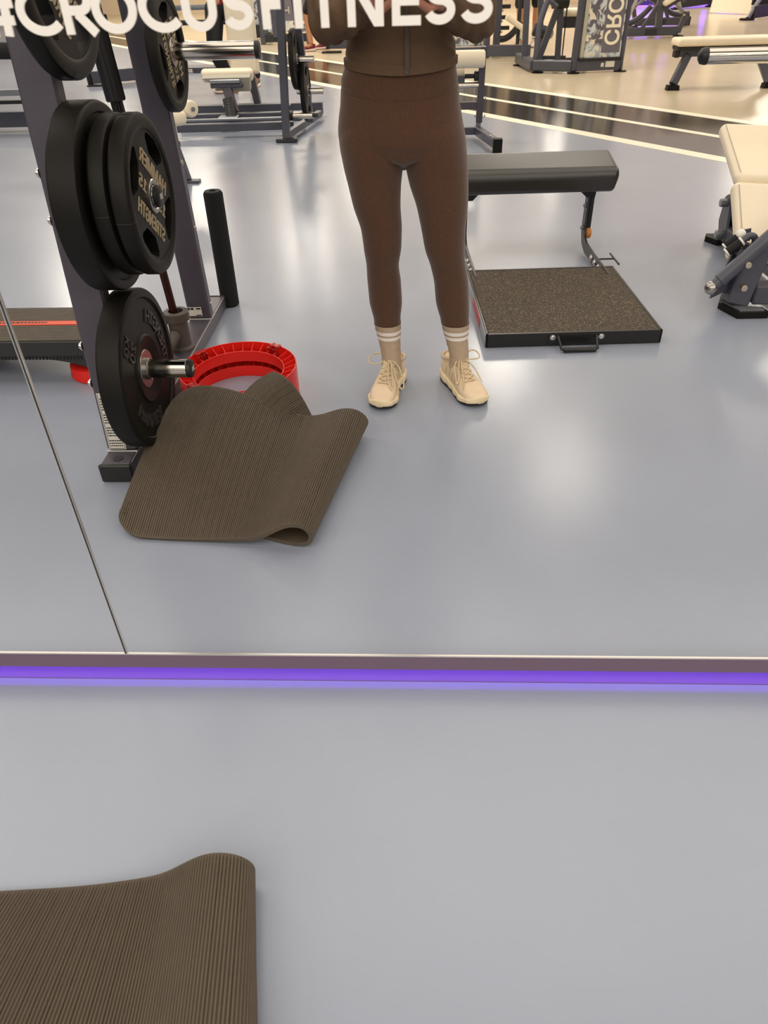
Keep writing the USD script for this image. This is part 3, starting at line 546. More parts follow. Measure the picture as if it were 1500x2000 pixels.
    t.part('padded_roll', L(hull(np.vstack(pts))), 'black_vinyl', 'black vinyl padded roll', smooth=60)
thrust_bench()

# ---------------------------------------------------------------- cream padded machine at the right edge
def right_machine():
    t = Thing('incline_bench', 'cream padded incline bench machine with grey frame at the right edge', 'weight machine', (1.5, 3.2, 0))
    def pad(name, corners, th, label):
        """corners: left-bottom, left-top of the top face; it runs off to +x by 0.34."""
        a, b = map(np.array, corners); Y = unit(b-a); X = unit(np.array([1.0, 0.10, 0])); X = unit(X - Y*np.dot(X, Y)); N = np.cross(X, Y)
        L = np.linalg.norm(b-a); c = (a+b)/2 + X*0.17 - N*th/2; t.part(name, cushion(c, (0.34, L, th), 0.028, (X, Y, N)), 'cream_vinyl', label, smooth=60)
        t.part(name+'_seam', tube(np.vstack([a+X*0.016+Y*0.025+N*0.0008, b+X*0.016-Y*0.025+N*0.0008]), 0.0016, 6), 'cream_shell'); return X, Y, N
    pad('seat_pad', ((1.290, 2.930, 0.178), (1.300, 3.19, 0.405)), 0.062, 'cream vinyl lower pad'); pad('back_pad', ((1.320, 3.215, 0.412), (1.345, 3.60, 0.548)), 0.062, 'cream vinyl upper pad')
    t.part('pad_carrier', [beam((1.46, 2.96, 0.14), (1.47, 3.20, 0.34), 0.07, 0.04, (0, -1, 1)), beam((1.48, 3.22, 0.335), (1.50, 3.58, 0.465), 0.07, 0.04, (0, -1, 1))], 'frame_dark')
    # front foot, column and long lever
    ft = Polygon([(1.225, 2.845), (1.262, 2.93), (1.300, 2.90), (1.290, 2.80), (1.365, 2.79), (1.372, 2.745), (1.262, 2.742)]).buffer(0.006)
    m = extr(ft, 0.024); m.apply_translation([0, 0, 0.001]); t.part('foot', m, 'black_rubber', 'black rubber foot'); m = extr(ft.buffer(-0.014), 0.006); m.apply_translation([0, 0, 0.025]); t.part('foot_plate', m, 'frame_silver')
    t.part('column', beam((1.268, 2.825, 0.030), (1.315, 2.855, 0.245), 0.088, 0.075, (0, -1, 0), 0.006), 'frame_grey')
    t.part('base_beam', [bx((1.33, 2.80, 0.03), (2.15, 2.87, 0.105), 0.006)], 'frame_grey'); t.part('base_beam', beam((1.52, 3.66, 0.06), (1.55, 2.90, 0.06), 0.07, 0.06), 'frame_grey')
    t.part('lever_tube', [cyl((1.170, 2.777, 0.137), (1.45, 2.80, 0.436), 0.027, 24, 0.003), cyl((1.150, 2.775, 0.115), (1.20, 2.779, 0.169), 0.0215, 24)], 'frame_grey'); t.part('lever_end', ball((1.146, 2.775, 0.111), 0.0265), 'steel', 'polished ball end')
    t.part('upper_brace', beam((1.33, 2.86, 0.22), (1.60, 2.96, 0.36), 0.075, 0.07, (0, 0, 1), 0.006), 'frame_grey')
    gp = hull([(1.262, 2.905, 0.06), (1.150, 2.78, 0.07), (1.262, 2.905, 0.29), (1.300, 2.92, 0.29), (1.33, 2.90, 0.09), (1.265, 2.897, 0.06), (1.152, 2.772, 0.07), (1.264, 2.897, 0.29)]); t.part('side_plate', gp, 'frame_grey')
    for p in ((1.255, 2.775, 0.205), (1.262, 2.772, 0.118)): t.part('bolt', cyl(p, (p[0]-0.004, p[1]-0.03, p[2]), 0.012, 14, 0.002), 'zinc')
    for p in ((1.215, 2.80, 0.142), (1.195, 2.79, 0.128)): t.part('bolt', bolt(p, (-0.6, -0.6, 0.5), 0.007, 0.008), 'bolt_steel')
    # grips
    for a, b in (((1.207, 2.885, 0.232), (1.243, 2.885, 0.268)), ((1.199, 2.84, 0.226), (1.239, 2.84, 0.262))):
        a, b = np.array(a), np.array(b); e = unit(b-a); t.part('grip', cyl(a, b, 0.0165, 18, 0.004), 'black_foam', 'black foam grip'); t.part('grip_ring', [cyl(b, b+e*0.008, 0.0185, 18, 0.002), cyl(a-e*0.007, a, 0.0185, 18, 0.002)], 'sneaker_white')
    t.part('grip_ball', ball((1.250, 2.885, 0.277), 0.020), 'sneaker_white', 'white round end')
    t.part('grip_bar', tube(spline([(1.243, 2.84, 0.266), (1.256, 2.84, 0.279), (1.272, 2.84, 0.286), (1.287, 2.84, 0.277), (1.292, 2.84, 0.255), (1.291, 2.84, 0.220)], 24), 0.0125, 12), 'frame_grey')
    t.part('grip_bracket', beam((1.235, 2.862, 0.23), (1.285, 2.862, 0.20), 0.03, 0.08, (0, -1, 0)), 'frame_grey')
    t.part('ankle_roller', cyl((1.235, 2.915, 0.215), (1.36, 2.915, 0.195), 0.040, 24, 0.008), 'cream_vinyl')
    # rear foot with pivot link
    t.part('rear_foot', cat([hull([(x, y, z) for x, y in ((1.435, 3.70), (1.47, 3.63), (1.60, 3.63), (1.60, 3.73), (1.45, 3.74)) for z in (0.001, 0.026)])]), 'black_rubber')
    lk = Polygon([(3.60, 0.035), (3.66, 0.035), (3.70, 0.10), (3.69, 0.20), (3.665, 0.215), (3.64, 0.20), (3.62, 0.11)]).buffer(0.012); m = place(extr(lk, 0.012), (0, 1, 0), (0, 0, 1), (1, 0, 0), (1.485, 0, 0)); t.part('pivot_link', m, 'frame_grey')
    for z, y in ((0.190, 3.665), (0.055, 3.63)): t.part('pivot_bolt', cyl((1.487, y, z), (1.452, y, z), 0.019, 18, 0.004), 'frame_silver'); t.part('pivot_tube', cyl((1.497, y, z), (1.60, y, z), 0.022, 18), 'frame_grey')
    t.part('rear_strut', [beam((1.53, 3.70, 0.06), (1.53, 3.45, 0.40), 0.06, 0.045, (1, 0, 0))], 'frame_dark')
    # storage horn on an upright beyond the frame
    t.part('storage_post', beam((1.93, 2.95, 0.09), (1.93, 2.95, 1.15), 0.07, 0.07, (0, 1, 0)), 'frame_grey')
    t.part('weight_horn', cyl((0.995, 2.945, 0.857), (1.90, 2.945, 0.857), 0.0253, 30, 0.002), 'chrome'); t.part('horn_cap', lathe([(0, 0.0), (0.002, 0.012), (0.010, 0.0235), (0.022, 0.0262), (0.030, 0.0262), (0.030, 0.02)], (0.972, 2.945, 0.857), (1, 0, 0), 30), 'black_plastic')
right_machine()

# ---------------------------------------------------------------- people
def shoe(t, heel, direc, L, cols, side=1, laces=True, z0=0.0):
    """A trainer on the floor; its sub-parts hang under the shoe part."""
    d = unit([direc[0], direc[1], 0]); w = np.array([-d[1], d[0], 0])*side; O = np.array([heel[0], heel[1], z0]); Z = np.array([0, 0, 1.0]); k = L/0.265
    P = lambda u, v, z: O + d*(u*k) + w*(v*k) + Z*(z*k)
    st = np.array([0.0, 0.012, 0.035, 0.07, 0.10, 0.13, 0.165, 0.195, 0.22, 0.24, 0.255, 0.265])
    hw = np.array([0.016, 0.029, 0.037, 0.037, 0.034, 0.036, 0.044, 0.049, 0.0475, 0.041, 0.029, 0.014]); cx = np.array([0, 0, 0, -.001, -.003, -.003, 0, .002, .003, .004, .005, .006])
    def rings(us, hws, z0s, z1s, e, n=36, flare=0.0):
        out = []
        for u, h, a, b in zip(us, hws, z0s, z1s):
            th = np.linspace(0, 2*np.pi, n, endpoint=False); c, s = np.cos(th), np.sin(th)
            vv = h*np.sign(c)*np.abs(c)**(2/e); zz = (a+b)/2 + (b-a)/2*np.sign(s)*np.abs(s)**(2/e); x = np.interp(u, st, cx)
            out.append(np.array([P(u, x + v*(1 - flare*max(0, (z-a)/(b-a+1e-6)-0.3)), z) for v, z in zip(vv, zz)]))
        return out
    us = np.linspace(0, 0.265, 60); H = np.interp(us, st, hw); wob = 1 + 0.035*np.sign(np.sin(us/0.265*2*np.pi*5.5))*np.abs(np.sin(us/0.265*2*np.pi*5.5))**0.4
    spring = 0.012*np.clip((us-0.20)/0.065, 0, 1)**2 + 0.004*np.clip((0.03-us)/0.03, 0, 1)
    rub = loft(rings(us, H*1.0, spring+0.0005, spring+0.010, 6)); sole = loft(rings(us, H*1.06*wob, spring+0.006, np.interp(us, [0, .05, .12, .2, .265], [0.046, 0.040, 0.031, 0.030, 0.030]), 4.5))
    uu = np.linspace(0.006, 0.259, 50); HU = np.interp(uu, st, hw)*0.95
    top = np.interp(uu, [0.006, 0.02, 0.05, 0.09, 0.115, 0.14, 0.165, 0.195, 0.22, 0.24, 0.259], [0.080, 0.098, 0.097, 0.103, 0.103, 0.090, 0.076, 0.062, 0.055, 0.047, 0.034])
    upper = loft(rings(uu, HU, np.full(50, 0.018), top, 2.6, flare=0.25))
    body = t.part('shoe', upper, cols['upper'], cols.get('label'), smooth=60)
    t.part('sole', sole, cols['sole'], parent=body, smooth=30); t.part('outsole', rub, cols['rubber'], parent=body)
    toe = loft(rings(np.linspace(0.225, 0.266, 12), np.interp(np.linspace(0.225, 0.266, 12), st, hw)*1.02, np.full(12, 0.016), np.linspace(0.030, 0.040, 12), 3)); t.part('toe_bumper', toe, cols['sole'], parent=body, smooth=50)
    t.part('collar', [tube([P(0.055+0.052*math.cos(q), 0.034*math.sin(q)-0.001, 0.103+0.012*math.cos(q)-0.006*math.sin(q)**2) for q in np.linspace(0, 2*np.pi, 33)[:-1]], 0.0055*k, 8, closed=True)], cols['overlay'], parent=body)
    tg = [P(0.108+0.085*s, 0, 0) for s in (0, 1)]
    t.part('tongue', hull([P(u, v, z) for u, v, z in ((0.088, -0.022, 0.125), (0.088, 0.022, 0.125), (0.098, -0.022, 0.125), (0.098, 0.022, 0.125), (0.120, -0.022, 0.098), (0.120, 0.022, 0.098), (0.160, -0.015, 0.080), (0.160, 0.015, 0.080), (0.15, -0.012, 0.07), (0.15, 0.012, 0.07))]), cols['overlay'], parent=body, smooth=50)
    ov = [loft(rings(np.linspace(u0, u1, 5), np.interp(np.linspace(u0, u1, 5), st, hw)*0.975, np.full(5, 0.03), np.interp(np.linspace(u0, u1, 5), uu, top)*0.90, 2.6, flare=0.22)) for u0, u1 in ((0.070, 0.080), (0.095, 0.105), (0.120, 0.130), (0.145, 0.155))]
    t.part('side_overlay', ov, cols['overlay'], parent=body, smooth=60, kind=None)
    if laces:
        hz = lambda u, v: np.interp(u, uu, top) + 0.0045 - 14*v*v*0.5; lc = []
        rows = [0.190, 0.172, 0.154, 0.137, 0.121]; lc.append(tube([P(rows[0], v, hz(rows[0], v)) for v in np.linspace(-0.02, 0.02, 7)], 0.0030*k, 8))
        for a, b in zip(rows[:-1], rows[1:]):
            for s in (1, -1): lc.append(tube([P(a+(b-a)*q, s*0.021*(1-2*q), hz(a+(b-a)*q, s*0.021*(1-2*q))+0.002*math.sin(math.pi*q)) for q in np.linspace(0, 1, 9)], 0.0028*k, 8))
        kz = hz(0.115, 0)+0.004
        for q in cols.get('bow', ()): lc.append(tube(spline([P(u, v, z) for u, v, z in q], 34), 0.0025*k, 8))
        lc.append(ball(P(0.116, 0, kz), 0.007*k))
        t.part('laces', lc, cols['lace'], parent=body, smooth=60)
    return body
def hand(wrist, knuck, palm_n, curl, thumb_side, r=0.0078):
    """A palm and five bent fingers; knuck: direction of the fingers, palm_n: out of the palm."""
    w, f, n = np.asarray(wrist, float), unit(knuck), unit(palm_n); s = unit(np.cross(f, n))*thumb_side; out = None
    base = w + f*0.072
    palm = Manifold.hull_points(np.vstack([SPH1.vertices*0.013 + p for p in (w+s*0.018, w-s*0.018, base+s*0.030, base-s*0.030, w+f*0.04+s*0.03, w+f*0.04-s*0.028)]).astype(np.float32))
    out = palm
    for q, ln in ((0.029, 0.070), (0.010, 0.078), (-0.009, 0.072), (-0.027, 0.058)):
        p = base + s*q - f*0.004; seq = [(p, r*1.1)]; a = 0.0
        for j, fr in enumerate((0.45, 0.31, 0.24)):
            a += curl*(0.8 if j == 0 else 1.0); p = p + (f*math.cos(a) + n*math.sin(a))*ln*fr; seq.append((p, r*(1.0-0.07*j)))
        out = out + chain(*seq)
    th = w + f*0.020 + s*0.026; out = out + chain((th, r*1.35), (th+s*0.026+f*0.020+n*0.012, r*1.2), (th+s*0.030+f*0.045+n*0.024, r*1.05), (th+s*0.024+f*0.066+n*0.030, r*0.9))
    return out
def head(c, s, face):
    """c: centre, s: height of the head; face: direction it looks."""
    f = unit(face); x = unit(np.cross(f, (0, 0, 1.0))); z = np.cross(x, f); A = lambda a, b, d: np.asarray(c, float) + x*a*s + f*b*s + z*d*s
    E = lambda p, r, sc=(1, 1, 1): Manifold.hull_points((A(*p) + (SPH.vertices*np.asarray(sc))@np.stack([x, f, z])*r*s).astype(np.float32))
    m = E((0, -0.03, 0.10), 0.36, (0.98, 1.18, 1.12)) + Manifold.hull_points(np.vstack([A(0, 0.05, -0.02)+SPH.vertices*0.29*s, A(0, 0.16, -0.36)+SPH.vertices*0.12*s]).astype(np.float32))
    m = m + chain((A(0, 0.36, 0.06), 0.04*s), (A(0, 0.46, -0.09), 0.055*s)) + E((0.33, -0.02, 0.0), 0.11, (0.4, 0.7, 1.1)) + E((-0.33, -0.02, 0.0), 0.11, (0.4, 0.7, 1.1)) + E((0, 0.34, -0.22), 0.07, (1.5, 0.8, 0.45))
    return m, A
def woman():
    t = Thing('person', 'person in brown zip jacket, dark brown leggings, striped beige socks, holding a phone', 'person', (0.03, 2.18, 0))
    yc, xc = 2.20, -0.033
    # skin under the clothes: one continuous figure
    sk = chain(((xc, 2.20, 1.20), 0.085), ((xc, 2.21, 1.27), 0.06), ((xc, 2.20, 1.345), 0.042)) + chain(((xc-0.06, 2.21, 0.80), 0.075), ((xc-0.03, 2.20, 1.05), 0.075), ((xc-0.04, 2.20, 1.20), 0.075)) + chain(((xc+0.06, 2.21, 0.80), 0.075), ((xc+0.03, 2.20, 1.05), 0.075), ((xc+0.04, 2.20, 1.20), 0.075))
    for lx, ax in ((-0.105, -0.073), (0.065, 0.150)):
        kx = -0.093 if lx < 0 else 0.097; sk = sk + chain(((lx+ (0.02 if lx < 0 else -0.02)*0, yc, 0.76), 0.070), ((kx, yc-0.005, 0.45), 0.042), ((ax, yc, 0.10), 0.026), ((ax, yc-0.02, 0.055), 0.020), ((ax+(-0.022 if lx < 0 else 0.036), yc-0.09, 0.042), 0.011))
    hd, A = head((xc, 2.185, 1.475), 0.205, (0, -1, -0.25)); sk = sk + hd
    WR = {-1: np.array([-0.098, 1.985, 1.082]), 1: np.array([0.062, 1.985, 1.080])}; EL = {-1: np.array([-0.200, 2.105, 1.036]), 1: np.array([0.147, 2.105, 1.034])}; SH = {-1: np.array([xc-0.155, 2.215, 1.262]), 1: np.array([xc+0.155, 2.215, 1.262])}
    for s in (-1, 1): sk = sk + chain((SH[s], 0.042), (EL[s], 0.034), (WR[s], 0.022))
    body = soft(sk, 0.012, 8)
    hs = []
    for s in (-1, 1):
        hs.append(soft(hand(WR[s], (0.30*-s, -0.80, 0.52), (-s, -0.2, 0.25), 0.75, -1 if s < 0 else 1), 0.0035, 4))
    t.part('body', [body] + hs, 'skin', smooth=60)
    t.part('hair', soft(Manifold.hull_points(np.vstack([A(0, -0.08, 0.16)+SPH.vertices*0.40*0.205, A(0, -0.14, 0.02)+SPH.vertices*0.36*0.205]).astype(np.float32)) + chain((A(0, -0.40, 0.1), 0.05), (A(0, -0.52, -0.3), 0.035), (A(0, -0.48, -0.75), 0.015)), 0.012, 5), 'hair')
    t.part('eyes', [ball(A(0.15, 0.33, 0.03), 0.011), ball(A(-0.15, 0.33, 0.03), 0.011)], 'label_white')
    # leggings
    L = [(0.820, -0.105, 0.086, 0.090, 0.014), (0.765, -0.110, 0.0955, 0.106, 0.014), (0.725, -0.1125, 0.0905, 0.102, 0.012), (0.700, -0.1127, 0.0860, 0.096, 0.010), (0.6801, -0.1124, 0.0829, 0.090, 0.008), (0.6397, -0.1104, 0.0756, 0.083, 0.004), (0.5842, -0.1057, 0.0685, 0.076, 0.0), (0.5136, -0.0938, 0.0597, 0.066, -0.004), (0.4615, -0.0923, 0.0558, 0.060, -0.006), (0.4079, -0.0935, 0.0491, 0.055, 0.002), (0.3542, -0.0905, 0.0517, 0.058, 0.012), (0.2972, -0.0875, 0.0514, 0.056, 0.014), (0.2401, -0.0840, 0.0428, 0.046, 0.008), (0.2210, -0.0825, 0.0405, 0.043, 0.005)]
    R = [(0.820, 0.035, 0.090, 0.090, 0.014), (0.765, 0.047, 0.0945, 0.106, 0.014), (0.725, 0.0565, 0.0910, 0.102, 0.012), (0.700, 0.0620, 0.0885, 0.097, 0.010), (0.6769, 0.0661, 0.0870, 0.092, 0.008), (0.6365, 0.0724, 0.0834, 0.086, 0.004), (0.5811, 0.0824, 0.0744, 0.078, 0.0), (0.5107, 0.0883, 0.0643, 0.068, -0.004), (0.4587, 0.0933, 0.0591, 0.062, -0.006), (0.4051, 0.1050, 0.0532, 0.056, 0.002), (0.3514, 0.1162, 0.0526, 0.058, 0.012), (0.2946, 0.1217, 0.0523, 0.057, 0.014), (0.2376, 0.1304, 0.0453, 0.047, 0.008), (0.2190, 0.1330, 0.0425, 0.044, 0.005)]
    from scipy.interpolate import PchipInterpolator as PI
    def leg(rows):
        r = np.array(rows)[::-1]; f = PI(r[:, 0], r[:, 1:]); zs = np.linspace(r[0, 0], r[-1, 0], 60)
        return loft([sup(f(z)[0], yc+f(z)[3], z, f(z)[1], f(z)[2], 2.15, 44) for z in zs])
    HP = np.array([(0.676, -0.026, 0.008, 0.030, 0.020), (0.694, -0.026, 0.022, 0.062, 0.018), (0.712, -0.026, 0.060, 0.098, 0.013), (0.733, -0.0288, 0.150, 0.107, 0.014), (0.7566, -0.0321, 0.1741, 0.118, 0.016), (0.7818, -0.0351, 0.1718, 0.121, 0.018), (0.8066, -0.036, 0.1676, 0.119, 0.017), (0.8431, -0.0367, 0.160, 0.112, 0.013), (0.8788, -0.0365, 0.1558, 0.104, 0.008), (0.9021, -0.0373, 0.149, 0.099, 0.004), (0.9296, -0.0349, 0.1405, 0.095, 0.0), (0.975, -0.035, 0.134, 0.091, 0.0)])
    hf = PI(HP[:, 0], HP[:, 1:]); hring = lambda z, g=0.0, n=64: sup(hf(z)[0], yc+hf(z)[3], z, hf(z)[1]+g, hf(z)[2]+g, 2.3, n)
    lg = to_mani(leg(L)) + to_mani(leg(R)) + to_mani(loft([hring(z) for z in np.linspace(0.676, 0.975, 70)])); lm = soft(lg, 0.008, 60)
    t.part('leggings', lm, 'leggings', smooth=70)
    # waistband: the yoke's seam dips at the front
    n = 72; th = np.linspace(0, 2*np.pi, n, endpoint=False); front = np.clip(-np.sin(th), 0, 1); zb = 0.892 - 0.034*front**1.2; rr = []
    for q in np.linspace(0, 1, 14): rr.append(np.array([hring(zb[i]+(0.972-zb[i])*q, 0.0034 if q > 0.02 else 0.0006, n)[i] for i in range(n)]))
    t.part('waistband', loft(rr, close=False), 'leggings', smooth=70)
    # jacket
    J = np.array([(0.930, 0.143, 0.104), (0.960, 0.141, 0.102), (0.992, 0.1330, 0.099), (1.03, 0.130, 0.100), (1.08, 0.138, 0.108), (1.13, 0.149, 0.120), (1.18, 0.153, 0.116), (1.23, 0.158, 0.098), (1.275, 0.135, 0.075), (1.305, 0.075, 0.058)])
    jf = PI(J[:, 0], J[:, 1:]); drop = lambda i: -0.012*np.clip(-np.sin(th[i]), 0, 1) + 0.006*abs(math.cos(th[i])); rr = []
    wr = lambda z, i: 0.0014*math.sin(z*170+5*math.sin(th[i]*2)+th[i]*3)*math.exp(-((z-0.985)/0.05)**2)*abs(math.cos(th[i]))**0.5
    for z in np.linspace(0.930, 1.305, 70):
        g = 0.0035 if z < 0.944 else (-0.0012 if z < 0.949 else 0.0)
        a, b = jf(z); rr.append(np.array([(p[0], p[1], p[2]) for p in [sup(xc, yc, z + drop(i)*max(0, 1-(z-0.93)/0.12), a+g+wr(z, i), b+g+wr(z, i), 2.25, n)[i] for i in range(n)]]))
    jm = to_mani(loft(rr))
    sl = None
    for s in (-1, 1):
        e, w_ = EL[s], WR[s]; c1 = chain((SH[s]+[0, 0, 0.0], 0.060), ((SH[s]+e)/2+[0.006*s, 0.0, 0], 0.053), (e+[0.004*s, 0.010, -0.004], 0.050), ((e*0.55+w_*0.45)+[0, 0, -0.006], 0.047), ((e*0.2+w_*0.8), 0.033), (w_, 0.029)); sl = c1 if sl is None else sl + c1
    sm = soft(sl, 0.010, 8); v = sm.vertices; N_ = sm.vertex_normals; v += N_*(0.0035*np.sin(v[:, 0]*150+v[:, 2]*60+3*np.sin(v[:, 1]*40)))[:, None]; 
    t.part('jacket', [soft(jm, 0.009, 2), sm], 'jacket', smooth=70)
    t.part('jacket_hem', loft([np.array([sup(xc, yc, z+drop(i), jf(0.932)[0]+0.0045, jf(0.932)[1]+0.0045, 2.25, n)[i] for i in range(n)]) for z in (0.9275, 0.929, 0.940, 0.9415)], close=False), 'jacket', smooth=60)
    fy = lambda z: yc - jf(z)[1]; zz = np.linspace(0.922, 1.29, 40)
    zp = [hull([(xc+0.017+dx, fy(max(z, 0.93))-0.003+dy, z) for dx in (-0.0055, 0.0055) for dy in (-0.002, 0.006)] + [(xc+0.017+dx, fy(max(z2, 0.93))-0.003+dy, z2) for dx in (-0.0055, 0.0055) for dy in (-0.002, 0.006)]) for z, z2 in zip(zz[:-1], zz[1:])]
    t.part('zip', zp, 'zip_brown', 'dark zip down the front of the jacket'); t.part('zip_end', bx((xc+0.0125, fy(0.93)-0.0065, 0.9185), (xc+0.0215, fy(0.93)-0.002, 0.928), 0.001), 'holder_grey')
    # socks
    for rows, ax in (([(0.2260, -0.0830, 0.0430), (0.1795, -0.0791, 0.0368), (0.1078, -0.0726, 0.0320), (0.07, -0.0715, 0.034)], -0.07), ([(0.2240, 0.1325, 0.0450), (0.1772, 0.1382, 0.0372), (0.1057, 0.1491, 0.0318), (0.07, 0.150, 0.034)], 0.15)):
        r = np.array(rows)[::-1]; f = PI(r[:, 0], r[:, 1:]); top = r[-1, 0]
        ringz = lambda z, g=0.0: sup(f(z)[0], yc+0.005*np.clip((z-0.1)/0.1, 0, 1), z, f(z)[1]+g+0.0006*(z < 0.17)*math.sin(z*260), (f(z)[1]+0.003)+g, 2.1, 40)
        sk_ = t.part('sock', loft([ringz(z) for z in np.linspace(r[0, 0], top, 50)], close=False), 'sock_beige', smooth=60)
        for z0, z1 in ((top-0.031, top-0.019), (top-0.048, top-0.037)): t.part('stripe', loft([ringz(z, 0.0012) for z in np.linspace(z0, z1, 4)], close=False), 'sock_white', parent=sk_, smooth=60)
    # shoes
    cols = dict(upper='shoe_upper', sole='shoe_sole', rubber='shoe_rubber', overlay='shoe_overlay', lace='lace')
    K = (0.116, 0.0, 0.112)
    bowL = [[K, (0.100, -0.030, 0.125), (0.085, -0.062, 0.118), (0.098, -0.082, 0.100), (0.118, -0.062, 0.094), (0.118, -0.03, 0.104), K], [K, (0.125, 0.030, 0.105), (0.135, 0.050, 0.070), (0.160, 0.062, 0.045), (0.178, 0.060, 0.045), (0.170, 0.045, 0.060), (0.14, 0.02, 0.10), K], [K, (0.140, 0.014, 0.105), (0.170, 0.025, 0.078), (0.200, 0.036, 0.062)], [K, (0.15, 0.006, 0.100), (0.19, 0.018, 0.074), (0.212, 0.036, 0.055)]]
    bowR = [[K, (0.095, 0.040, 0.125), (0.092, 0.066, 0.120), (0.112, 0.072, 0.108), (0.125, 0.045, 0.108), K], [K, (0.140, -0.020, 0.104), (0.175, -0.036, 0.07), (0.185, -0.046, 0.060), (0.168, -0.042, 0.068), (0.13, -0.03, 0.10), K], [K, (0.14, 0.022, 0.105), (0.165, 0.036, 0.08), (0.19, 0.044, 0.055)], [K, (0.145, -0.012, 0.102), (0.182, -0.022, 0.076), (0.212, -0.034, 0.052)]]
    shoe(t, (-0.050, 2.278), (-0.066, -0.250), 0.255, {**cols, 'bow': [[(u, v, z) for u, v, z in q] for q in bowL]}, side=1)
    shoe(t, (0.112, 2.282), (0.100, -0.240), 0.255, {**cols, 'bow': bowR}, side=-1 if False else 1)
    return t
woman()
ph = Thing('phone', 'dark phone held up in both hands in front of the chest', 'phone', (-0.02, 1.88, 1.08)); X, Y = np.array([1.0, 0, 0]), unit([0, -0.45, 0.89])
ph.part('phone_body', place(bx((-0.037, 0, -0.004), (0.037, 0.15, 0.004), 0.003), X, Y, np.cross(X, Y), (-0.018, 1.905, 1.082)), 'phone'); ph.part('camera_island', place(bx((0.004, 0.105, 0.004), (0.034, 0.145, 0.006), 0.0015), X, Y, np.cross(X, Y), (-0.018, 1.905, 1.082)), 'black_plastic')
# ---------------------------------------------------------------- machines and people further back
def fbox(lo, hi, c=0.005): return bx(lo, hi, c)
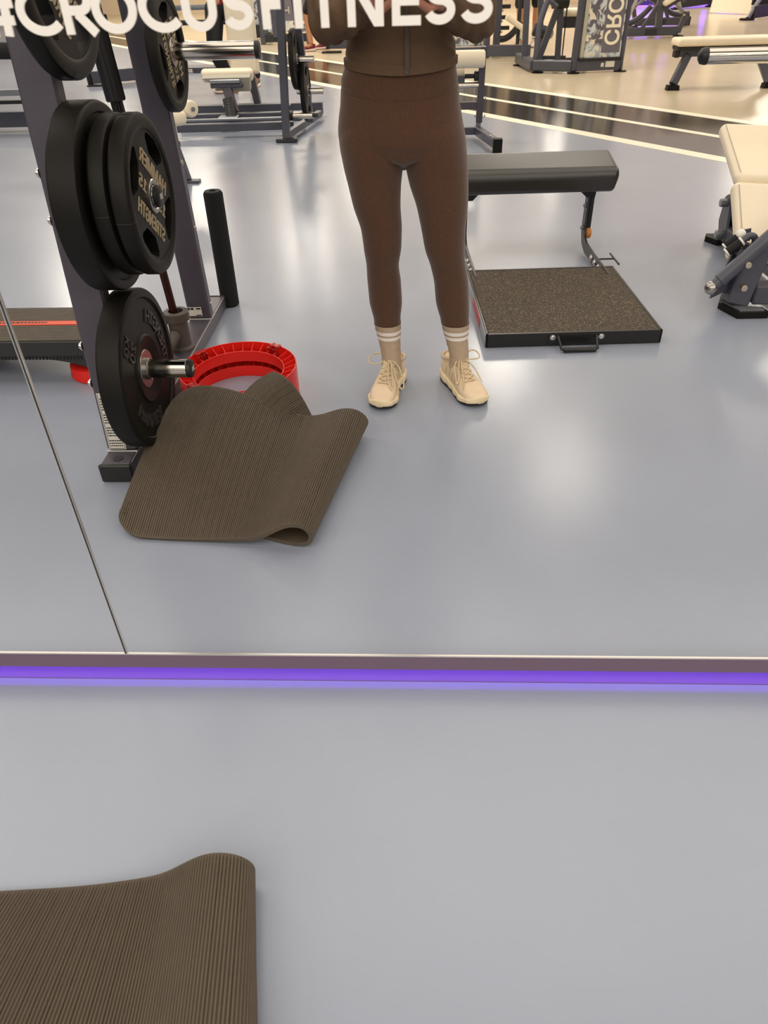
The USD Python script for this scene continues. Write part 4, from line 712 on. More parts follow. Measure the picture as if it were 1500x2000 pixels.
# bench station at mid-left: inclined post with pegs, floor frame, adjustable bench
def bench_station():
    t = Thing('bench_station', 'grey plate-loaded bench station with cream seat and backrest, mid-left', 'weight machine', (-1.3, 7.0, 0))
    t.part('upright', beam((-1.012, 6.37, 0.03), (-0.935, 6.40, 1.55), 0.058, 0.058, (0, -1, 0)), 'frame_grey'); t.part('upright', beam((-0.86, 6.78, 0.08), (-0.90, 6.50, 1.35), 0.05, 0.05, (0, -1, 0)), 'frame_grey')
    t.part('foot_plate', fbox((-1.095, 6.335, 0.001), (-0.925, 6.405, 0.030)), 'frame_dark'); t.part('foot_beam', beam((-1.01, 6.37, 0.05), (-0.84, 7.30, 0.06), 0.05, 0.05), 'frame_grey')
    t.part('base_beam', beam((-1.95, 6.62, 0.075), (-0.99, 6.66, 0.075), 0.06, 0.058, (0, 0, 1)), 'frame_grey'); t.part('base_beam', beam((-2.05, 7.05, 0.075), (-0.95, 7.10, 0.075), 0.06, 0.075, (0, 0, 1)), 'frame_grey'); t.part('base_beam', beam((-2.15, 7.45, 0.075), (-0.83, 7.50, 0.075), 0.09, 0.10, (0, 0, 1)), 'frame_grey')
    t.part('guide_rail', [cyl((-1.95, 6.82, 0.10), (-1.0, 6.86, 0.10), 0.010)], 'frame_silver')
    for x, y in ((-1.02, 6.63), (-1.70, 7.40), (-1.13, 7.42)): t.part('bolt', bolt((x, y-0.02, 0.12), (0, -0.4, 1), 0.016, 0.018), 'bolt_steel')
    for z, y, x1 in ((0.555, 6.45, -0.755), (0.325, 6.60, -0.715)): t.part('peg', cyl((-0.93, y, z), (x1, y, z), 0.025, 20, 0.003), 'chrome')
    t.part('peg', cyl((-0.965, 6.45, 0.175), (-0.80, 6.45, 0.175), 0.025, 20, 0.003), 'chrome'); t.part('peg_end', cyl((-0.80, 6.45, 0.175), (-0.755, 6.45, 0.175), 0.015, 16), 'frame_dark'); t.part('peg_collar', cyl((-0.985, 6.45, 0.175), (-0.955, 6.45, 0.175), 0.036, 20), 'black_plastic')
    # seat, carrier, ladder strut, backrest
    t.part('seat_pad', cushion((-1.60, 7.18, 0.385), (0.45, 0.10, 0.085), 0.035, (np.array([1.0, 0, 0]), unit([0, -0.42, 0.90]), unit([0, -0.90, -0.42]))), 'cream_vinyl', 'cream seat pad', smooth=60)
    t.part('seat_shell', hull([(-1.80, 7.08, 0.375), (-1.39, 7.08, 0.375), (-1.62, 7.14, 0.265), (-1.41, 7.14, 0.265), (-1.80, 7.16, 0.41), (-1.39, 7.16, 0.41), (-1.62, 7.20, 0.28), (-1.41, 7.20, 0.28)]), 'cream_shell', 'underside of the seat')
    t.part('seat_bracket', fbox((-1.735, 7.06, 0.335), (-1.475, 7.12, 0.365)), 'frame_silver'); t.part('seat_bracket', fbox((-1.735, 7.07, 0.300), (-1.46, 7.14, 0.335)), 'frame_grey')
    t.part('adjust_arm', beam((-1.60, 7.10, 0.30), (-1.545, 7.02, 0.12), 0.075, 0.05, (0, -1, 0)), 'frame_purple'); t.part('ladder_strut', beam((-1.585, 7.00, 0.235), (-1.555, 6.92, 0.085), 0.085, 0.03, (0, -1, 0)), 'black_satin')
    t.part('ladder_holes', [cyl((-1.560-0.02*q, 6.925+0.07*q-0.017, 0.10+0.12*q), (-1.560-0.02*q, 6.925+0.07*q-0.020, 0.10+0.12*q), 0.006, 10) for q in np.linspace(0, 1, 7)], 'frame_silver'); t.part('strut_foot', fbox((-1.66, 6.85, 0.095), (-1.50, 6.98, 0.112)), 'frame_silver')
    t.part('back_pad', cushion((-1.49, 7.47, 0.76), (0.255, 0.08, 0.80), 0.03, (np.array([1.0, 0, 0]), unit([0, 1, -0.10]), unit([0, 0.10, 1]))), 'cream_vinyl', 'cream backrest', smooth=60)
    t.part('back_frame', beam((-1.49, 7.53, 0.35), (-1.49, 7.62, 1.15), 0.06, 0.05, (0, 1, 0)), 'frame_dark'); t.part('strut', beam((-1.42, 7.50, 0.08), (-1.47, 7.53, 0.42), 0.06, 0.06, (0, 1, 0)), 'frame_grey')
    return t
bench_station()
grip_plate('black plate with steel centre on the upper peg of the bench station post', -0.925, -0.885, 6.45, 0.555, 0.20, '20', 0.4, words=False)
grip_plate('black plate leaning low on the second peg of the bench station post', -0.879, -0.839, 6.60, 0.325, 0.215, '20', 0.1, words=False)
# bench whose leg and cream roller show between the rack posts
t = Thing('roller_bench', 'grey bench leg with cream roller pads, seen beside the rear rack post', 'bench', (-1.5, 5.1, 0))
t.part('leg', beam((-1.50, 5.10, 0.012), (-1.585, 5.16, 0.33), 0.055, 0.055, (0, -1, 0)), 'frame_grey'); t.part('foot_plate', fbox((-1.57, 5.065, 0.001), (-1.415, 5.135, 0.016), 0.003), 'frame_grey'); t.part('frame_tube', beam((-1.58, 5.14, 0.30), (-1.85, 5.6, 0.33), 0.05, 0.05), 'frame_grey')
t.part('pad', cushion((-1.60, 5.22, 0.375), (0.17, 0.34, 0.09), 0.04, (unit([0.80, 0.6, 0]), unit([-0.6, 0.80, 0]), np.array([0, 0, 1.0]))), 'cream_vinyl', 'cream pad', smooth=60)
t.part('roller', cyl((-1.56, 5.42, 0.395), (-1.44, 5.30, 0.40), 0.050, 24, 0.014), 'cream_vinyl', 'cream roller pad', smooth=60); t.part('roller_bar', cyl((-1.62, 5.48, 0.393), (-1.43, 5.29, 0.40), 0.013), 'frame_silver'); t.part('strut', cyl((-1.62, 5.12, 0.31), (-1.55, 5.10, 0.14), 0.010), 'frame_dark'); t.part('peg', cyl((-1.62, 5.08, 0.235), (-1.50, 5.08, 0.235), 0.018), 'black_plastic')
# frame at the far left edge
t = Thing('floor_machine', 'low grey steel frame with two horizontal beams at the left edge', 'weight machine', (-3.6, 7.0, 0))
t.part('beam', beam((-4.6, 6.9, 0.32), (-3.05, 6.9, 0.33), 0.05, 0.045, (0, 0, 1)), 'frame_silver'); t.part('beam', beam((-4.6, 7.1, 0.10), (-3.2, 7.1, 0.10), 0.08, 0.12, (0, 0, 1)), 'frame_grey'); t.part('beam', beam((-4.6, 7.35, 0.20), (-3.2, 7.35, 0.20), 0.05, 0.03, (0, 0, 1)), 'frame_dark')
t.part('post', beam((-3.12, 6.95, 0.0), (-3.10, 6.92, 0.35), 0.05, 0.05), 'frame_grey'); t.part('post', beam((-4.4, 7.0, 0.0), (-4.4, 7.0, 0.75), 0.06, 0.06), 'frame_grey'); t.part('padded_bar', cyl((-4.6, 6.3, 0.70), (-2.78, 6.3, 0.665), 0.055, 20, 0.01), 'black_foam', 'thick dark padded bar'); t.part('bar_post', beam((-4.3, 6.35, 0.0), (-4.3, 6.3, 0.70), 0.06, 0.06), 'frame_grey')
t = Thing('machine_base', 'grey machine foot beam on the blue floor between the rack posts', 'weight machine', (-3.7, 10.1, 0))
t.part('foot_beam', beam((-3.93, 10.12, 0.08), (-2.95, 10.5, 0.10), 0.08, 0.13, (0, 0, 1)), 'frame_grey'); t.part('end_cap', fbox((-3.97, 10.06, 0.01), (-3.92, 10.17, 0.15)), 'black_plastic'); t.part('foot', fbox((-3.96, 9.98, 0.0), (-3.55, 10.08, 0.014)), 'black_rubber'); t.part('upright', beam((-3.30, 10.38, 0.1), (-3.30, 10.40, 1.5), 0.09, 0.09), 'frame_grey'); t.part('brace', beam((-3.05, 10.46, 0.1), (-3.28, 10.42, 0.8), 0.07, 0.07), 'frame_grey')

# back-extension bench just behind the woman's right arm
t = Thing('extension_bench', 'grey upright with cream leg roller standing behind the woman', 'bench', (0.5, 6.3, 0))
t.part('upright', beam((0.508, 6.33, 0.12), (0.512, 6.30, 0.62), 0.048, 0.048, (0, -1, 0)), 'frame_purple'); t.part('lower_tube', beam((0.497, 6.345, 0.03), (0.508, 6.33, 0.15), 0.038, 0.04, (0, -1, 0)), 'frame_silver')
t.part('foot_beam', beam((0.50, 6.34, 0.060), (0.605, 5.80, 0.060), 0.05, 0.062), 'frame_grey'); t.part('foot', hull([(x, y, z) for x, y in ((0.575, 5.77), (0.64, 5.77), (0.575, 5.83), (0.64, 5.83)) for z in (0.0, 0.098)]), 'black_rubber', 'black rubber end foot')
for y in (5.88, 5.93): t.part('bolt', bolt((0.59-(y-5.8)*0.19, y, 0.091), (0, 0, 1), 0.008, 0.008), 'bolt_steel')
t.part('roller', cyl((0.275, 6.27, 0.545), (0.525, 6.27, 0.545), 0.058, 28, 0.012), 'cream_vinyl', 'cream roller', smooth=60); t.part('roller', cyl((0.20, 6.40, 0.44), (0.385, 6.40, 0.44), 0.05, 28, 0.012), 'cream_vinyl', 'cream roller', smooth=60)
t.part('roller_block', fbox((0.20, 6.30, 0.385), (0.385, 6.40, 0.435)), 'frame_grey'); t.part('pivot', cyl((0.385, 6.33, 0.43), (0.50, 6.33, 0.43), 0.016), 'black_plastic'); t.part('pivot_knob', cyl((0.455, 6.33, 0.43), (0.49, 6.33, 0.43), 0.034, 20, 0.006), 'black_plastic')
t.part('slide_bar', cyl((0.10, 6.31, 0.372), (0.49, 6.31, 0.372), 0.022, 20), 'chrome'); t.part('cross_beam', beam((0.10, 6.33, 0.235), (0.49, 6.33, 0.235), 0.05, 0.05, (0, 0, 1)), 'frame_purple'); t.part('cross_beam', beam((0.10, 6.36, 0.055), (0.50, 6.36, 0.055), 0.05, 0.05, (0, 0, 1)), 'frame_grey')
for x in (0.478, 0.545):
    for z in (0.165, 0.285): t.part('bolt', bolt((x, 6.315, z), (-1 if x < 0.5 else 1, -0.4, 0), 0.008, 0.008), 'bolt_steel')

# flat bench by the lanes, right
t = Thing('flat_bench', 'cream flat bench on the beige floor beyond the lanes', 'bench', (3.1, 8.8, 0))
t.part('pad', cushion((3.13, 8.80, 0.405), (0.98, 0.27, 0.07), 0.03, (unit([1, 0.02, 0]), unit([-0.02, 1, 0]), np.array([0, 0, 1.0]))), 'cream_vinyl', 'cream bench pad', smooth=60); t.part('pad_base', fbox((2.66, 8.69, 0.335), (3.60, 8.91, 0.368)), 'black_plastic'); t.part('frame_beam', fbox((2.70, 8.76, 0.275), (3.60, 8.84, 0.335)), 'frame_grey'); t.part('end_cap', fbox((2.655, 8.75, 0.27), (2.70, 8.85, 0.34)), 'black_plastic')
t.part('leg', beam((2.655, 8.64, 0.05), (2.80, 8.79, 0.30), 0.075, 0.055, (0, -1, 0)), 'frame_grey'); t.part('leg', beam((3.62, 8.64, 0.05), (3.50, 8.79, 0.30), 0.075, 0.055, (0, -1, 0)), 'frame_grey')
for x in (2.655, 3.62): t.part('foot', hull([(x+sx*w, 8.635+sy*0.045, z) for sx in (-1, 1) for sy in (-1, 1) for z, w in ((0.0, 0.062), (0.045, 0.055))]), 'black_rubber')

# pulley machine with printed shroud, right of centre
def shroud_text(t, s, h, X, N, o, mat='line_cream', **k):
    """Upright lettering turned along the panel, read as in the mirror."""
    t.part('lettering', put_text(s, h, 0.004, (0, 0, 1), X, N, o, True, center=False, **k), mat)
def camo_machine():
    t = Thing('pulley_machine', 'grey pulley machine with camouflage printed shroud, right of the woman', 'weight machine', (1.9, 10.4, 0))
    A, Bp, Cc = np.array([1.905, 10.13, 0]), np.array([2.475, 10.22, 0]), np.array([1.45, 10.28, 0]); X = unit(Bp-A); N = np.array([X[1], -X[0], 0])
    t.part('front_beam', beam(Cc+[0, 0, 0.078], A+[-0.02, 0, 0.078], 0.10, 0.115, (0, 0, 1), 0.012), 'frame_grey'); t.part('side_beam', beam(Cc+[0, 0, 0.078], (1.36, 11.1, 0.078), 0.09, 0.115, (0, 0, 1), 0.012), 'frame_grey'); t.part('inner_beam', beam((1.50, 10.75, 0.08), (1.90, 10.70, 0.08), 0.07, 0.10, (0, 0, 1)), 'frame_dark')
    t.part('shroud_beam', beam(A+[0.02, 0, 0.075], Bp+[-0.02, 0, 0.075], 0.10, 0.105, (0, 0, 1), 0.004), 'frame_grey'); t.part('shroud_foot', beam(A+[0.03, 0, 0.138], Bp+[-0.02, 0, 0.138], 0.12, 0.030, (0, 0, 1), 0.004), 'black_plastic')
    t.part('post', beam(A+[0, 0, 0.01], A+[0.03, 0, 1.9], 0.075, 0.075, N, 0.02), 'frame_grey'); t.part('post', beam(Bp+[0, 0, 0.01], Bp+[0, 0, 1.9], 0.05, 0.06, N, 0.015), 'frame_grey'); t.part('edge_trim', beam(A+X*0.075+[0, 0, 0.155], A+X*0.085+[0, 0, 1.9], 0.045, 0.06, N), 'cream_shell')
    p0 = A+X*0.10-N*0.0; pm_ = hull([tuple(p0+X*u+N*v+np.array([0, 0, z])) for u in (0, 0.44) for v in (0.02, 0.03) for z in (0.155, 1.9)]); t.part('shroud', pm_, 'camo', 'camouflage printed shroud panel')
    pl = hull([tuple(p0+X*u+N*v+np.array([0, 0, z])) for u in (0.200, 0.425) for v in (0.02, 0.0315) for z in (0.20, 1.9)]); t.part('shroud_band', pl, 'panel_grey', 'plain purple-grey band of the shroud')
    shroud_text(t, 'CROCUS', 0.165, X, N, p0+X*0.228+N*0.0325+np.array([0, 0, 0.262]))
    for p in (A, Bp): t.part('foot', cyl(p+[0, -0.02, 0.0], p+[0, -0.02, 0.012], 0.075, 20), 'black_rubber')
    for p in (Cc+[0.05, -0.03, 0], (1.36, 11.02, 0)): t.part('foot', cyl(np.asarray(p)+[0, 0, 0.0], np.asarray(p)+[0, 0, 0.012], 0.07, 20), 'black_rubber')
    t.part('rating_plate', hull([tuple(p0+X*u+N*v+np.array([0, 0, z])) for u in (0.27, 0.38) for v in (0.05, 0.052) for z in (0.055, 0.115)]), 'label_white'); t.part('rating_plate', hull([tuple(p0+X*u+N*v+np.array([0, 0, z])) for u in (0.215, 0.25) for v in (0.05, 0.052) for z in (0.06, 0.10)]), 'label_white')
    t.part('upright', tube(spline([(1.47, 10.30, 0.10), (1.48, 10.32, 0.35), (1.50, 10.35, 0.52), (1.60, 10.40, 0.80), (1.72, 10.45, 1.3)], 24), 0.035, 12), 'frame_grey'); t.part('upright', beam((1.39, 10.72, 0.10), (1.34, 10.75, 1.6), 0.07, 0.06, (0, -1, 0)), 'frame_grey')
    t.part('brace', beam((1.57, 10.72, 0.10), (1.80, 10.68, 0.80), 0.07, 0.06, (0, -1, 0)), 'frame_grey'); t.part('upright', beam((1.80, 10.70, 0.05), (1.765, 10.70, 0.95), 0.065, 0.065, (0, -1, 0)), 'frame_grey'); t.part('weight_cable', tube([(1.855, 10.70, 0.12), (1.850, 10.70, 1.5)], 0.008, 8), 'black_plastic')
    t.part('hub', cyl((1.66, 10.66, 0.69), (1.86, 10.66, 0.69), 0.075, 24, 0.01), 'black_plastic', 'black pivot hub'); t.part('handle_stub', cyl((1.62, 10.55, 0.70), (1.70, 10.50, 0.64), 0.03, 16), 'frame_grey')
    t.part('seat_pad', cushion((2.02, 11.0, 0.56), (0.36, 0.36, 0.075), 0.03), 'cream_vinyl', 'cream seat', smooth=60); t.part('seat_frame', fbox((1.86, 10.92, 0.40), (2.2, 11.08, 0.52)), 'frame_grey'); t.part('seat_post', fbox((2.15, 11.0, 0.0), (2.23, 11.08, 0.45)), 'frame_grey')
    t.part('counterweight', [cyl((1.58, 11.5, 0.36), (1.80, 11.5, 0.30), 0.075, 20, 0.01)], 'frame_dark'); t.part('counterweight_cap', cyl((1.79, 11.45, 0.305), (1.81, 11.43, 0.30), 0.055, 20, 0.01), 'frame_silver'); t.part('rear_foot', fbox((1.55, 11.4, 0.0), (2.15, 11.52, 0.03)), 'black_rubber'); t.part('rear_post', beam((1.70, 11.5, 0.03), (1.62, 11.5, 0.95), 0.07, 0.07), 'frame_grey')
camo_machine()
# second shroud machine directly behind the woman
t = Thing('shroud_machine', 'machine with camouflage shroud and mirrored letter, half hidden behind the woman', 'weight machine', (0.85, 12.2, 0))
t.part('shroud', fbox((0.42, 12.15, 0.13), (0.985, 12.18, 1.9)), 'camo', 'camouflage printed shroud panel'); t.part('shroud_band', fbox((0.735, 12.147, 0.23), (0.93, 12.17, 1.9)), 'panel_grey'); shroud_text(t, 'FITNESS', 0.135, np.array([1.0, 0, 0]), np.array([0, -1.0, 0]), np.array([0.76, 12.1445, 0.305]))
t.part('base_beam', fbox((0.40, 12.08, 0.03), (0.99, 12.2, 0.12)), 'frame_grey'); t.part('post', beam((1.03, 12.1, 0.0), (1.045, 12.1, 1.9), 0.075, 0.075), 'frame_grey'); t.part('edge_trim', fbox((0.985, 12.14, 0.13), (1.0, 12.18, 1.9)), 'cream_shell')
t.part('front_beam', beam((1.03, 12.0, 0.085), (1.62, 11.9, 0.085), 0.10, 0.135, (0, 0, 1)), 'frame_grey'); t.part('upright', beam((1.235, 12.9, 0.06), (1.245, 12.9, 1.3), 0.10, 0.10), 'frame_grey'); t.part('lever', tube(spline([(1.22, 12.95, 0.17), (1.36, 12.95, 0.15), (1.48, 12.95, 0.22), (1.58, 12.95, 0.36)], 20), 0.045, 12), 'frame_dark')
t.part('slide_rail', [fbox((1.04, 12.92, 0.26+0.13*k), (1.42, 12.98, 0.31+0.13*k)) for k in range(4)], 'frame_dark', kind='stuff'); t.part('rail_bolts', [ball((1.10+0.10*k, 12.90, 0.24+0.13*j), 0.018) for k in range(3) for j in range(3)], 'bolt_steel', kind='stuff')
t.part('pull_strap', beam((1.335, 12.85, 0.62), (1.35, 12.85, 0.86), 0.035, 0.02), 'yellow', 'yellow strap'); t.part('knee_pad', cushion((1.47, 12.6, 0.36), (0.34, 0.10, 0.075), 0.03, (unit([0.85, 0, -0.5]), np.array([0, 1.0, 0]), unit([0.5, 0, 0.85]))), 'cream_vinyl', 'cream knee pad', smooth=60)
t.part('handle', cyl((1.40, 12.7, 0.84), (1.56, 12.7, 0.78), 0.035, 14, 0.005), 'black_foam'); t.part('side_post', fbox((1.5, 12.66, 0.0), (1.55, 12.71, 0.80)), 'frame_dark')
# third shroud machine at the left, behind the walker
t = Thing('shroud_machine', 'grey shrouded machine with red emblem behind the walking person', 'weight machine', (-2.2, 15.1, 0))
t.part('shroud', fbox((-2.33, 15.0, 0.17), (-1.84, 15.03, 1.15)), 'panel_grey', 'plain grey shroud'); t.part('shroud_print', fbox((-2.33, 14.996, 0.17), (-1.84, 15.0, 0.33)), 'camo'); t.part('shroud', fbox((-2.62, 15.02, 0.17), (-2.42, 15.05, 1.9)), 'camo')
t.part('base_beam', fbox((-2.62, 14.95, 0.03), (-1.84, 15.06, 0.15)), 'frame_dark'); t.part('post', fbox((-2.66, 14.93, 0.0), (-2.58, 15.02, 1.9)), 'frame_grey'); t.part('post', fbox((-2.44, 14.93, 0.1), (-2.35, 15.02, 1.3)), 'frame_grey'); t.part('post', fbox((-1.86, 14.93, 0.0), (-1.80, 15.02, 0.3)), 'frame_grey')
t.part('emblem', [fbox((-2.28, 14.99, 0.79), (-2.24, 14.997, 0.92)), fbox((-2.24, 14.99, 0.83), (-2.15, 14.997, 0.88))], 'logo_red', 'red emblem'); t.part('lettering', put_text('T', 0.13, 0.004, (0, 0, 1), (1, 0, 0), (0, -1, 0), (-2.255, 14.996, 0.42), True, center=False), 'cream_shell'); t.part('rating_plate', fbox((-2.06, 14.945, 0.06), (-1.92, 14.951, 0.13)), 'label_white')
t = Thing('shroud_machine', 'camouflage shrouded machine showing beside the cream backrest at left', 'weight machine', (-3.0, 16.0, 0))
t.part('shroud', fbox((-3.3, 16.2, 0.22), (-2.68, 16.24, 1.9)), 'camo', 'camouflage printed shroud panel'); t.part('base_beam', fbox((-3.3, 16.12, 0.02), (-2.66, 16.26, 0.22)), 'frame_dark'); t.part('arm_pad', cyl((-2.62, 15.7, 0.86), (-2.42, 15.6, 0.80), 0.06, 16, 0.02), 'cream_vinyl'); t.part('arm_post', fbox((-2.66, 15.68, 0.0), (-2.60, 15.74, 0.84)), 'frame_dark')
# low beam machine behind the woman's left elbow
t = Thing('low_machine', 'low grey beam of a machine behind the left elbow of the woman', 'weight machine', (-0.9, 13.2, 0))
t.part('beam', beam((-1.33, 13.35, 0.115), (-0.45, 13.2, 0.115), 0.10, 0.13, (0, 0, 1)), 'frame_grey'); t.part('end_cap', fbox((-1.36, 13.28, 0.05), (-1.32, 13.42, 0.18)), 'black_plastic'); t.part('foot', fbox((-1.42, 13.18, 0.0), (-1.12, 13.36, 0.02)), 'black_rubber'); t.part('post', fbox((-0.86, 13.2, 0.0), (-0.79, 13.3, 1.2)), 'frame_grey')
# seated press machine and neighbours, top right
def press(base, label, name='press_machine', flip=1):
    b = np.asarray(base, float); P = lambda x, y, z: b + [x*flip, y, z]; t = Thing(name, label, 'weight machine', b)
    t.part('base_beam', beam(P(-0.55, 0, 0.085), P(0.42, 0.02, 0.085), 0.10, 0.12, (0, 0, 1)), 'frame_grey'); t.part('emblem', [hull([P(x, -0.052, z) for x in (-0.12, 0.06) for z in (0.05, 0.12)] + [P(x, -0.056, z) for x in (-0.12, 0.06) for z in (0.05, 0.12)])], 'frame_dark'); t.part('foot', fbox(np.minimum(P(0.38, -0.1, 0), P(0.50, 0.12, 0)), np.maximum(P(0.38, -0.1, 0.025), P(0.50, 0.12, 0.025))), 'black_rubber')
    t.part('front_post', beam(P(0.42, 0, 0.06), P(0.50, 0, 0.34), 0.07, 0.07, (0, 1, 0)), 'frame_grey'); t.part('rear_post', beam(P(0.09, 0.0, 0.12), P(0.0, 0, 1.1), 0.10, 0.09, (0, 1, 0)), 'frame_grey'); t.part('brace', beam(P(-0.18, 0, 0.12), P(0.06, 0, 0.50), 0.05, 0.05, (0, 1, 0)), 'frame_grey')
    t.part('seat_frame', beam(P(0.10, 0, 0.40), P(0.52, 0, 0.62), 0.09, 0.09, (0, 1, 0)), 'frame_grey'); X, Z = unit([0.87*flip, 0, 0.48]), unit([-0.48*flip, 0, 0.87]); t.part('seat_pad', cushion(P(0.31, 0, 0.575), (0.52, 0.34, 0.075), 0.03, (X, np.cross(Z, X), Z)), 'cream_vinyl', 'cream seat', smooth=60)
    X, Z = unit([-0.12*flip, 0, 1]), unit([1.0*flip, 0, 0.12]); t.part('back_pad', cushion(P(0.14, 0, 0.92), (0.62, 0.34, 0.08), 0.03, (X, np.cross(Z, X), Z)), 'cream_vinyl', 'cream backrest', smooth=60); t.part('link', beam(P(0.46, 0, 0.33), P(0.28, 0, 0.46), 0.04, 0.04, (0, 1, 0)), 'frame_silver')
    for x, z in ((0.08, 0.56), (0.30, 0.42), (0.46, 0.30)): t.part('bolt', bolt(P(x, -0.05, z), (0, -1, 0), 0.012, 0.012), 'bolt_steel')
    t.part('lever', tube(spline([P(-0.62, 0.25, 0.18), P(-0.35, 0.25, 0.18), P(-0.18, 0.25, 0.26), P(-0.02, 0.22, 0.42)], 18), 0.045, 12), 'frame_grey'); t.part('lever_arm', beam(P(-0.50, 0.2, 0.38), P(-0.12, 0.2, 0.72), 0.06, 0.05, (0, 1, 0)), 'frame_grey'); t.part('stop', beam(P(-0.42, 0.1, 0.2), P(-0.22, 0.12, 0.75), 0.045, 0.04, (0, 1, 0)), 'cream_shell'); t.part('lever_foot', fbox(np.minimum(P(-0.66, 0.2, 0), P(-0.5, 0.3, 0)), np.maximum(P(-0.66, 0.2, 0.14), P(-0.5, 0.3, 0.14))), 'frame_dark')
    return t
press((3.92, 14.38, 0), 'seated machine with tilted cream seat and dark emblem, top right')
press((4.55, 16.4, 0), 'seated machine further back, mostly hidden behind the tilted cream seat', flip=-1)
def dark_machine(base, label, flip=1):
    b = np.asarray(base, float); P = lambda x, y, z: b + [x*flip, y, z]; t = Thing('cable_machine', label, 'weight machine', b)
    t.part('front_leg', tube(spline([P(0, 0, 0.03), P(0.16, 0.1, 0.28), P(0.24, 0.15, 0.42), P(0.25, 0.16, 1.3)], 20), 0.04, 12), 'frame_silver'); t.part('foot', cyl(P(-0.02, -0.02, 0), P(-0.02, -0.02, 0.03), 0.14, 20), 'black_rubber'); t.part('foot', cyl(P(1.05, 0.6, 0), P(1.05, 0.6, 0.03), 0.14, 20), 'black_rubber')
    t.part('base_beam', beam(P(0.08, 0.05, 0.12), P(0.98, 0.6, 0.16), 0.10, 0.20, (0, 0, 1)), 'frame_dark'); t.part('rear_post', beam(P(1.05, 0.6, 0.0), P(1.05, 0.62, 1.6), 0.14, 0.14), 'frame_dark'); t.part('emblem', beam(P(0.45, 0.24, 0.15), P(0.66, 0.37, 0.16), 0.01, 0.05, (0, 0, 1)), 'cream_shell'); t.part('weight_guard', fbox(np.minimum(P(0.3, 0.75, 0.2), P(0.9, 0.8, 1.5)), np.maximum(P(0.3, 0.75, 0.2), P(0.9, 0.8, 1.5))), 'frame_dark')
    return t
dark_machine((6.60, 17.5, 0), 'dark cable machine with bent silver leg, right of the cream A-frame')
dark_machine((6.25, 21.3, 0), 'dark cable machine with purple glow beneath, left of the cream A-frame')
dark_machine((6.75, 15.9, 0), 'dark machine with silver foot at the top right corner')
t = Thing('display_frame', 'cream slanted A-frame board standing on the beige floor, top right', 'display stand', (7.0, 19.4, 0))
def slant(x0, x1, z0, z1, y=19.62, th=0.07): return hull([(x+0.20*z, y-(x-6.65)*1.35+0.30*z+d, z) for x in (x0, x1) for z in (z0, z1) for d in (0, th)])
t.part('lower_board', slant(6.58, 7.28, 0.01, 0.33), 'cream_vinyl'); t.part('side_rail', slant(6.58, 6.72, 0.33, 1.7), 'cream_vinyl'); t.part('side_rail', slant(7.15, 7.28, 0.33, 1.7), 'cream_vinyl'); t.part('inner_panel', slant(6.72, 7.15, 0.33, 1.7, 19.66), 'frame_dark'); t.part('cross_slat', slant(6.72, 7.15, 0.85, 1.0, 19.58), 'cream_vinyl')
for (x, y, w) in ((7.0, 23.2, 3.4), (9.4, 18.6, 2.2)):
    solo('light_strip', bx((x-w/2, y-0.15, 0.705), (x+w/2, y+0.15, 0.73)), 'purple_glow', 'glowing purple light strip %s at the back of the gym' % ('left of the cream A-frame' if x < 8 else 'at the right corner'), 'light')
    t = Thing('strip_ledge', 'dark ledge carrying the purple light strip %s' % ('left of the cream A-frame' if x < 8 else 'at the right corner'), 'ledge', (x, y+0.3, 0)); t.part('ledge_body', bx((x-w/2, y+0.16, 0.0), (x+w/2, y+0.5, 0.75), 0.01), 'frame_dark')

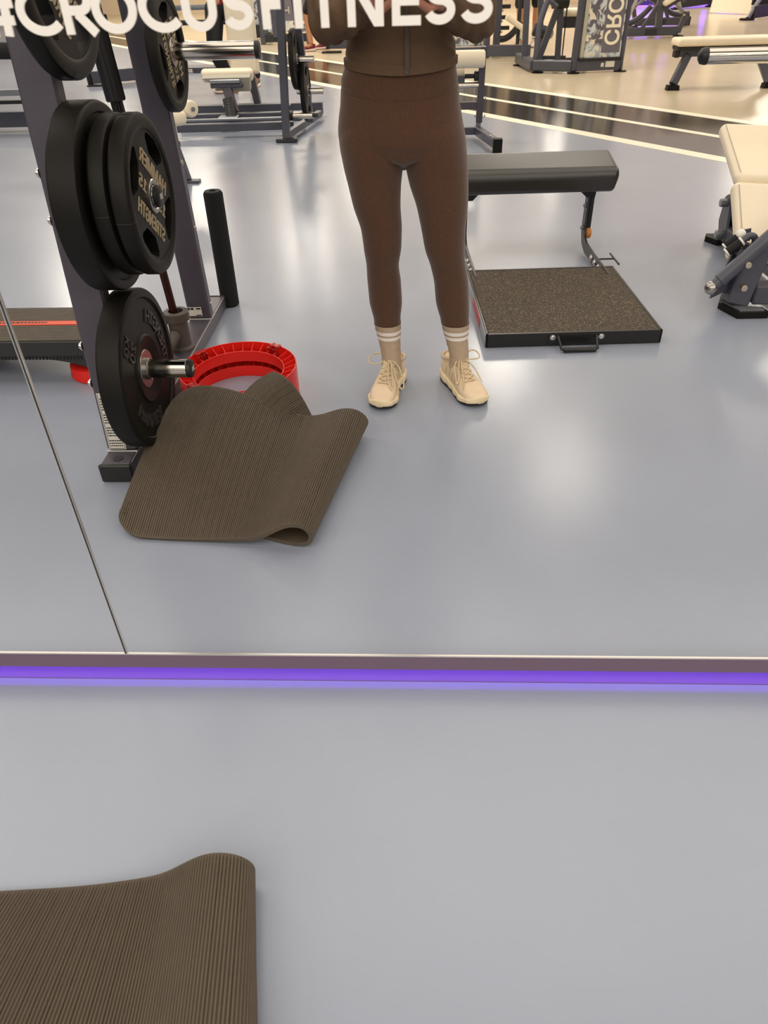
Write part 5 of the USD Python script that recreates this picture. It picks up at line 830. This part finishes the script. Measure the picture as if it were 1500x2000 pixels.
# people in the background, complete figures
def figure(label, J, skin='skin', top='grey_cloth', shorts='black_cloth', long_legs=False, socks=None, cols=None, hair='hair', heels=None, base=None):
    """J: joints of a posed figure. Clothes are children over one continuous body."""
    t = Thing('person', label, 'person', base if base is not None else (*J['pelvis'][:2], 0)); j = {k: np.asarray(v, float) for k, v in J.items()}
    face = j.get('face', np.array([0, -1.0, -0.1])); hd, A = head(j['head'], 0.225, face)
    b = chain((j['pelvis'], 0.10), (j['chest'], 0.11), (j['neck'], 0.05)) + hd + chain((j['neck'], 0.048), (j['head'], 0.05))
    for s in 'LR':
        b = b + chain((j['chest'], 0.08), (j['sh'+s], 0.055), (j['el'+s], 0.042), (j['wr'+s], 0.028)) + chain((j['pelvis'], 0.09), (j['hip'+s], 0.085), (j['kn'+s], 0.055), (j['kn'+s]*0.65+j['an'+s]*0.35, 0.056), (j['an'+s], 0.036), (j['to'+s], 0.026))
        f = unit(j['wr'+s]-j['el'+s]); b = b + hand(j['wr'+s], f, unit(np.cross(f, (0, 1.0, 0.2))), 0.35, 1, 0.009)
    t.part('body', soft(b, 0.014, 8), skin, smooth=60); t.part('hair', soft(Manifold.hull_points(np.vstack([A(0, -0.08, 0.17)+SPH.vertices*0.092, A(0, -0.15, 0.0)+SPH.vertices*0.082]).astype(np.float32)), 0.014, 4), hair)
    shirt = chain((j['pelvis']+[0, 0, 0.05], 0.125), (j['chest'], 0.135), (j['neck']-[0, 0, 0.03], 0.07))
    for s in 'LR': shirt = shirt + chain((j['chest'], 0.10), (j['sh'+s], 0.075), (j['sh'+s]*0.35+j['el'+s]*0.65, 0.062))
    t.part('shirt', soft(shirt, 0.016, 6), top, smooth=60); pants = None
    for s in 'LR':
        k = j['kn'+s]*0.9+j['hip'+s]*0.1; c = chain((j['pelvis'], 0.125), (j['hip'+s], 0.108), (k, 0.085)) if not long_legs else chain((j['pelvis'], 0.115), (j['hip'+s], 0.102), (j['kn'+s], 0.078), (j['kn'+s]*0.65+j['an'+s]*0.35, 0.074), (j['an'+s]+[0, 0, 0.03], 0.054)); pants = c if pants is None else pants + c
    t.part('trousers' if long_legs else 'shorts', soft(pants, 0.016, 6), shorts, smooth=60)
    for s in 'LR':
        an, to = j['an'+s], j['to'+s]; d = unit((to-an)*[1, 1, 0])
        if socks: t.part('sock', soft(chain((an+(j['kn'+s]-an)*0.32, 0.050), (an, 0.041)), 0.012, 4), socks, smooth=60)
        shoe(t, (an-d*0.07)[:2], d, 0.27, cols, 1, laces=True, z0=max(0.0, an[2]-0.09))
    return t
C1 = dict(upper='maroon', sole='sneaker_white', rubber='gum', overlay='maroon', lace='teal')
figure('person walking left in maroon trainers with green laces, behind the left elbow', dict(pelvis=(-1.45, 13.75, 0.93), chest=(-1.47, 13.75, 1.28), neck=(-1.48, 13.74, 1.48), head=(-1.50, 13.70, 1.62), hipL=(-1.46, 13.66, 0.88), hipR=(-1.46, 13.84, 0.88), knL=(-1.66, 13.60, 0.50), anL=(-1.62, 13.56, 0.09), toL=(-1.79, 13.52, 0.03), knR=(-1.48, 13.86, 0.48), anR=(-1.42, 13.90, 0.09), toR=(-1.56, 13.86, 0.03), shL=(-1.47, 13.56, 1.40), shR=(-1.47, 13.94, 1.40), elL=(-1.40, 13.52, 1.12), elR=(-1.40, 13.98, 1.12), wrL=(-1.55, 13.55, 0.95), wrR=(-1.55, 13.95, 0.95), face=(-1, -0.2, 0)), skin='skin_tan', top='black_cloth', cols=C1, socks=None)
C2 = dict(upper='sneaker_white', sole='sneaker_white', rubber='gum', overlay='black_cloth', lace='sneaker_white')
figure('person in black shorts and white socks standing behind the pulley machine', dict(pelvis=(1.72, 13.35, 0.98), chest=(1.72, 13.38, 1.34), neck=(1.72, 13.36, 1.54), head=(1.71, 13.32, 1.69), hipL=(1.63, 13.35, 0.93), hipR=(1.83, 13.36, 0.93), knL=(1.60, 13.28, 0.52), anL=(1.65, 13.30, 0.09), toL=(1.54, 13.16, 0.03), knR=(1.86, 13.34, 0.53), anR=(1.87, 13.42, 0.09), toR=(1.80, 13.28, 0.03), shL=(1.54, 13.38, 1.45), shR=(1.92, 13.38, 1.45), elL=(1.47, 13.33, 1.17), elR=(2.0, 13.33, 1.17), wrL=(1.56, 13.15, 1.08), wrR=(1.92, 13.15, 1.08)), skin='skin_tan', socks='sock_white', cols=C2)
C3 = dict(upper='sneaker_brown', sole='sneaker_white', rubber='gum', overlay='sneaker_brown', lace='sneaker_white')
figure('person in black trousers and brown trainers behind the cream backrest', dict(pelvis=(-2.02, 9.25, 0.80), chest=(-2.02, 9.12, 1.14), neck=(-2.02, 9.05, 1.33), head=(-2.02, 8.97, 1.47), hipL=(-2.10, 9.22, 0.76), hipR=(-1.93, 9.22, 0.76), knL=(-2.12, 9.06, 0.42), anL=(-2.02, 9.20, 0.09), toL=(-2.16, 9.18, 0.03), knR=(-1.80, 9.02, 0.42), anR=(-1.72, 9.10, 0.15), toR=(-1.74, 8.94, 0.04), shL=(-2.20, 9.10, 1.24), shR=(-1.84, 9.10, 1.24), elL=(-2.26, 8.98, 1.02), elR=(-1.79, 8.96, 1.02), wrL=(-2.13, 8.78, 0.92), wrR=(-1.90, 8.78, 0.92)), top='red_cloth', shorts='black_cloth', long_legs=True, cols=C3)
# plate tree behind the left person
t = Thing('bar_rack', 'dark rack of stacked bars and plates at the top left behind the rack', 'weight rack', (-2.9, 11.3, 0))
t.part('post', fbox((-2.62, 11.25, 0.0), (-2.55, 11.32, 1.5)), 'frame_silver'); t.part('post', fbox((-3.25, 11.25, 0.0), (-3.17, 11.32, 1.5)), 'frame_grey')
for k in range(4): t.part('rung', cyl((-3.2, 11.2, 0.55+0.16*k), (-2.3, 11.2, 0.55+0.16*k), 0.03, 14), 'frame_silver' if k % 2 else 'frame_dark')
t.part('base', fbox((-3.3, 11.1, 0.0), (-2.45, 11.45, 0.06)), 'frame_grey')
solo('weight_plate', ring((-2.44, 8.6, 0.275), (1, 0, 0), 0.17, 0.02, 0.04, 40, 0.008), 'black_rubber', 'small dark plate on edge on the floor stand, left of the cream seat', 'weight plate')
t = Thing('plate_stand', 'low grey stand with a steel peg holding the small dark plate', 'weight rack', (-2.5, 8.6, 0)); t.part('peg', cyl((-2.55, 8.6, 0.275), (-2.27, 8.6, 0.275), 0.018), 'chrome'); t.part('post', fbox((-2.62, 8.56, 0.0), (-2.55, 8.64, 0.6)), 'frame_grey'); t.part('base', fbox((-2.75, 8.3, 0.0), (-2.47, 8.9, 0.08)), 'frame_purple')
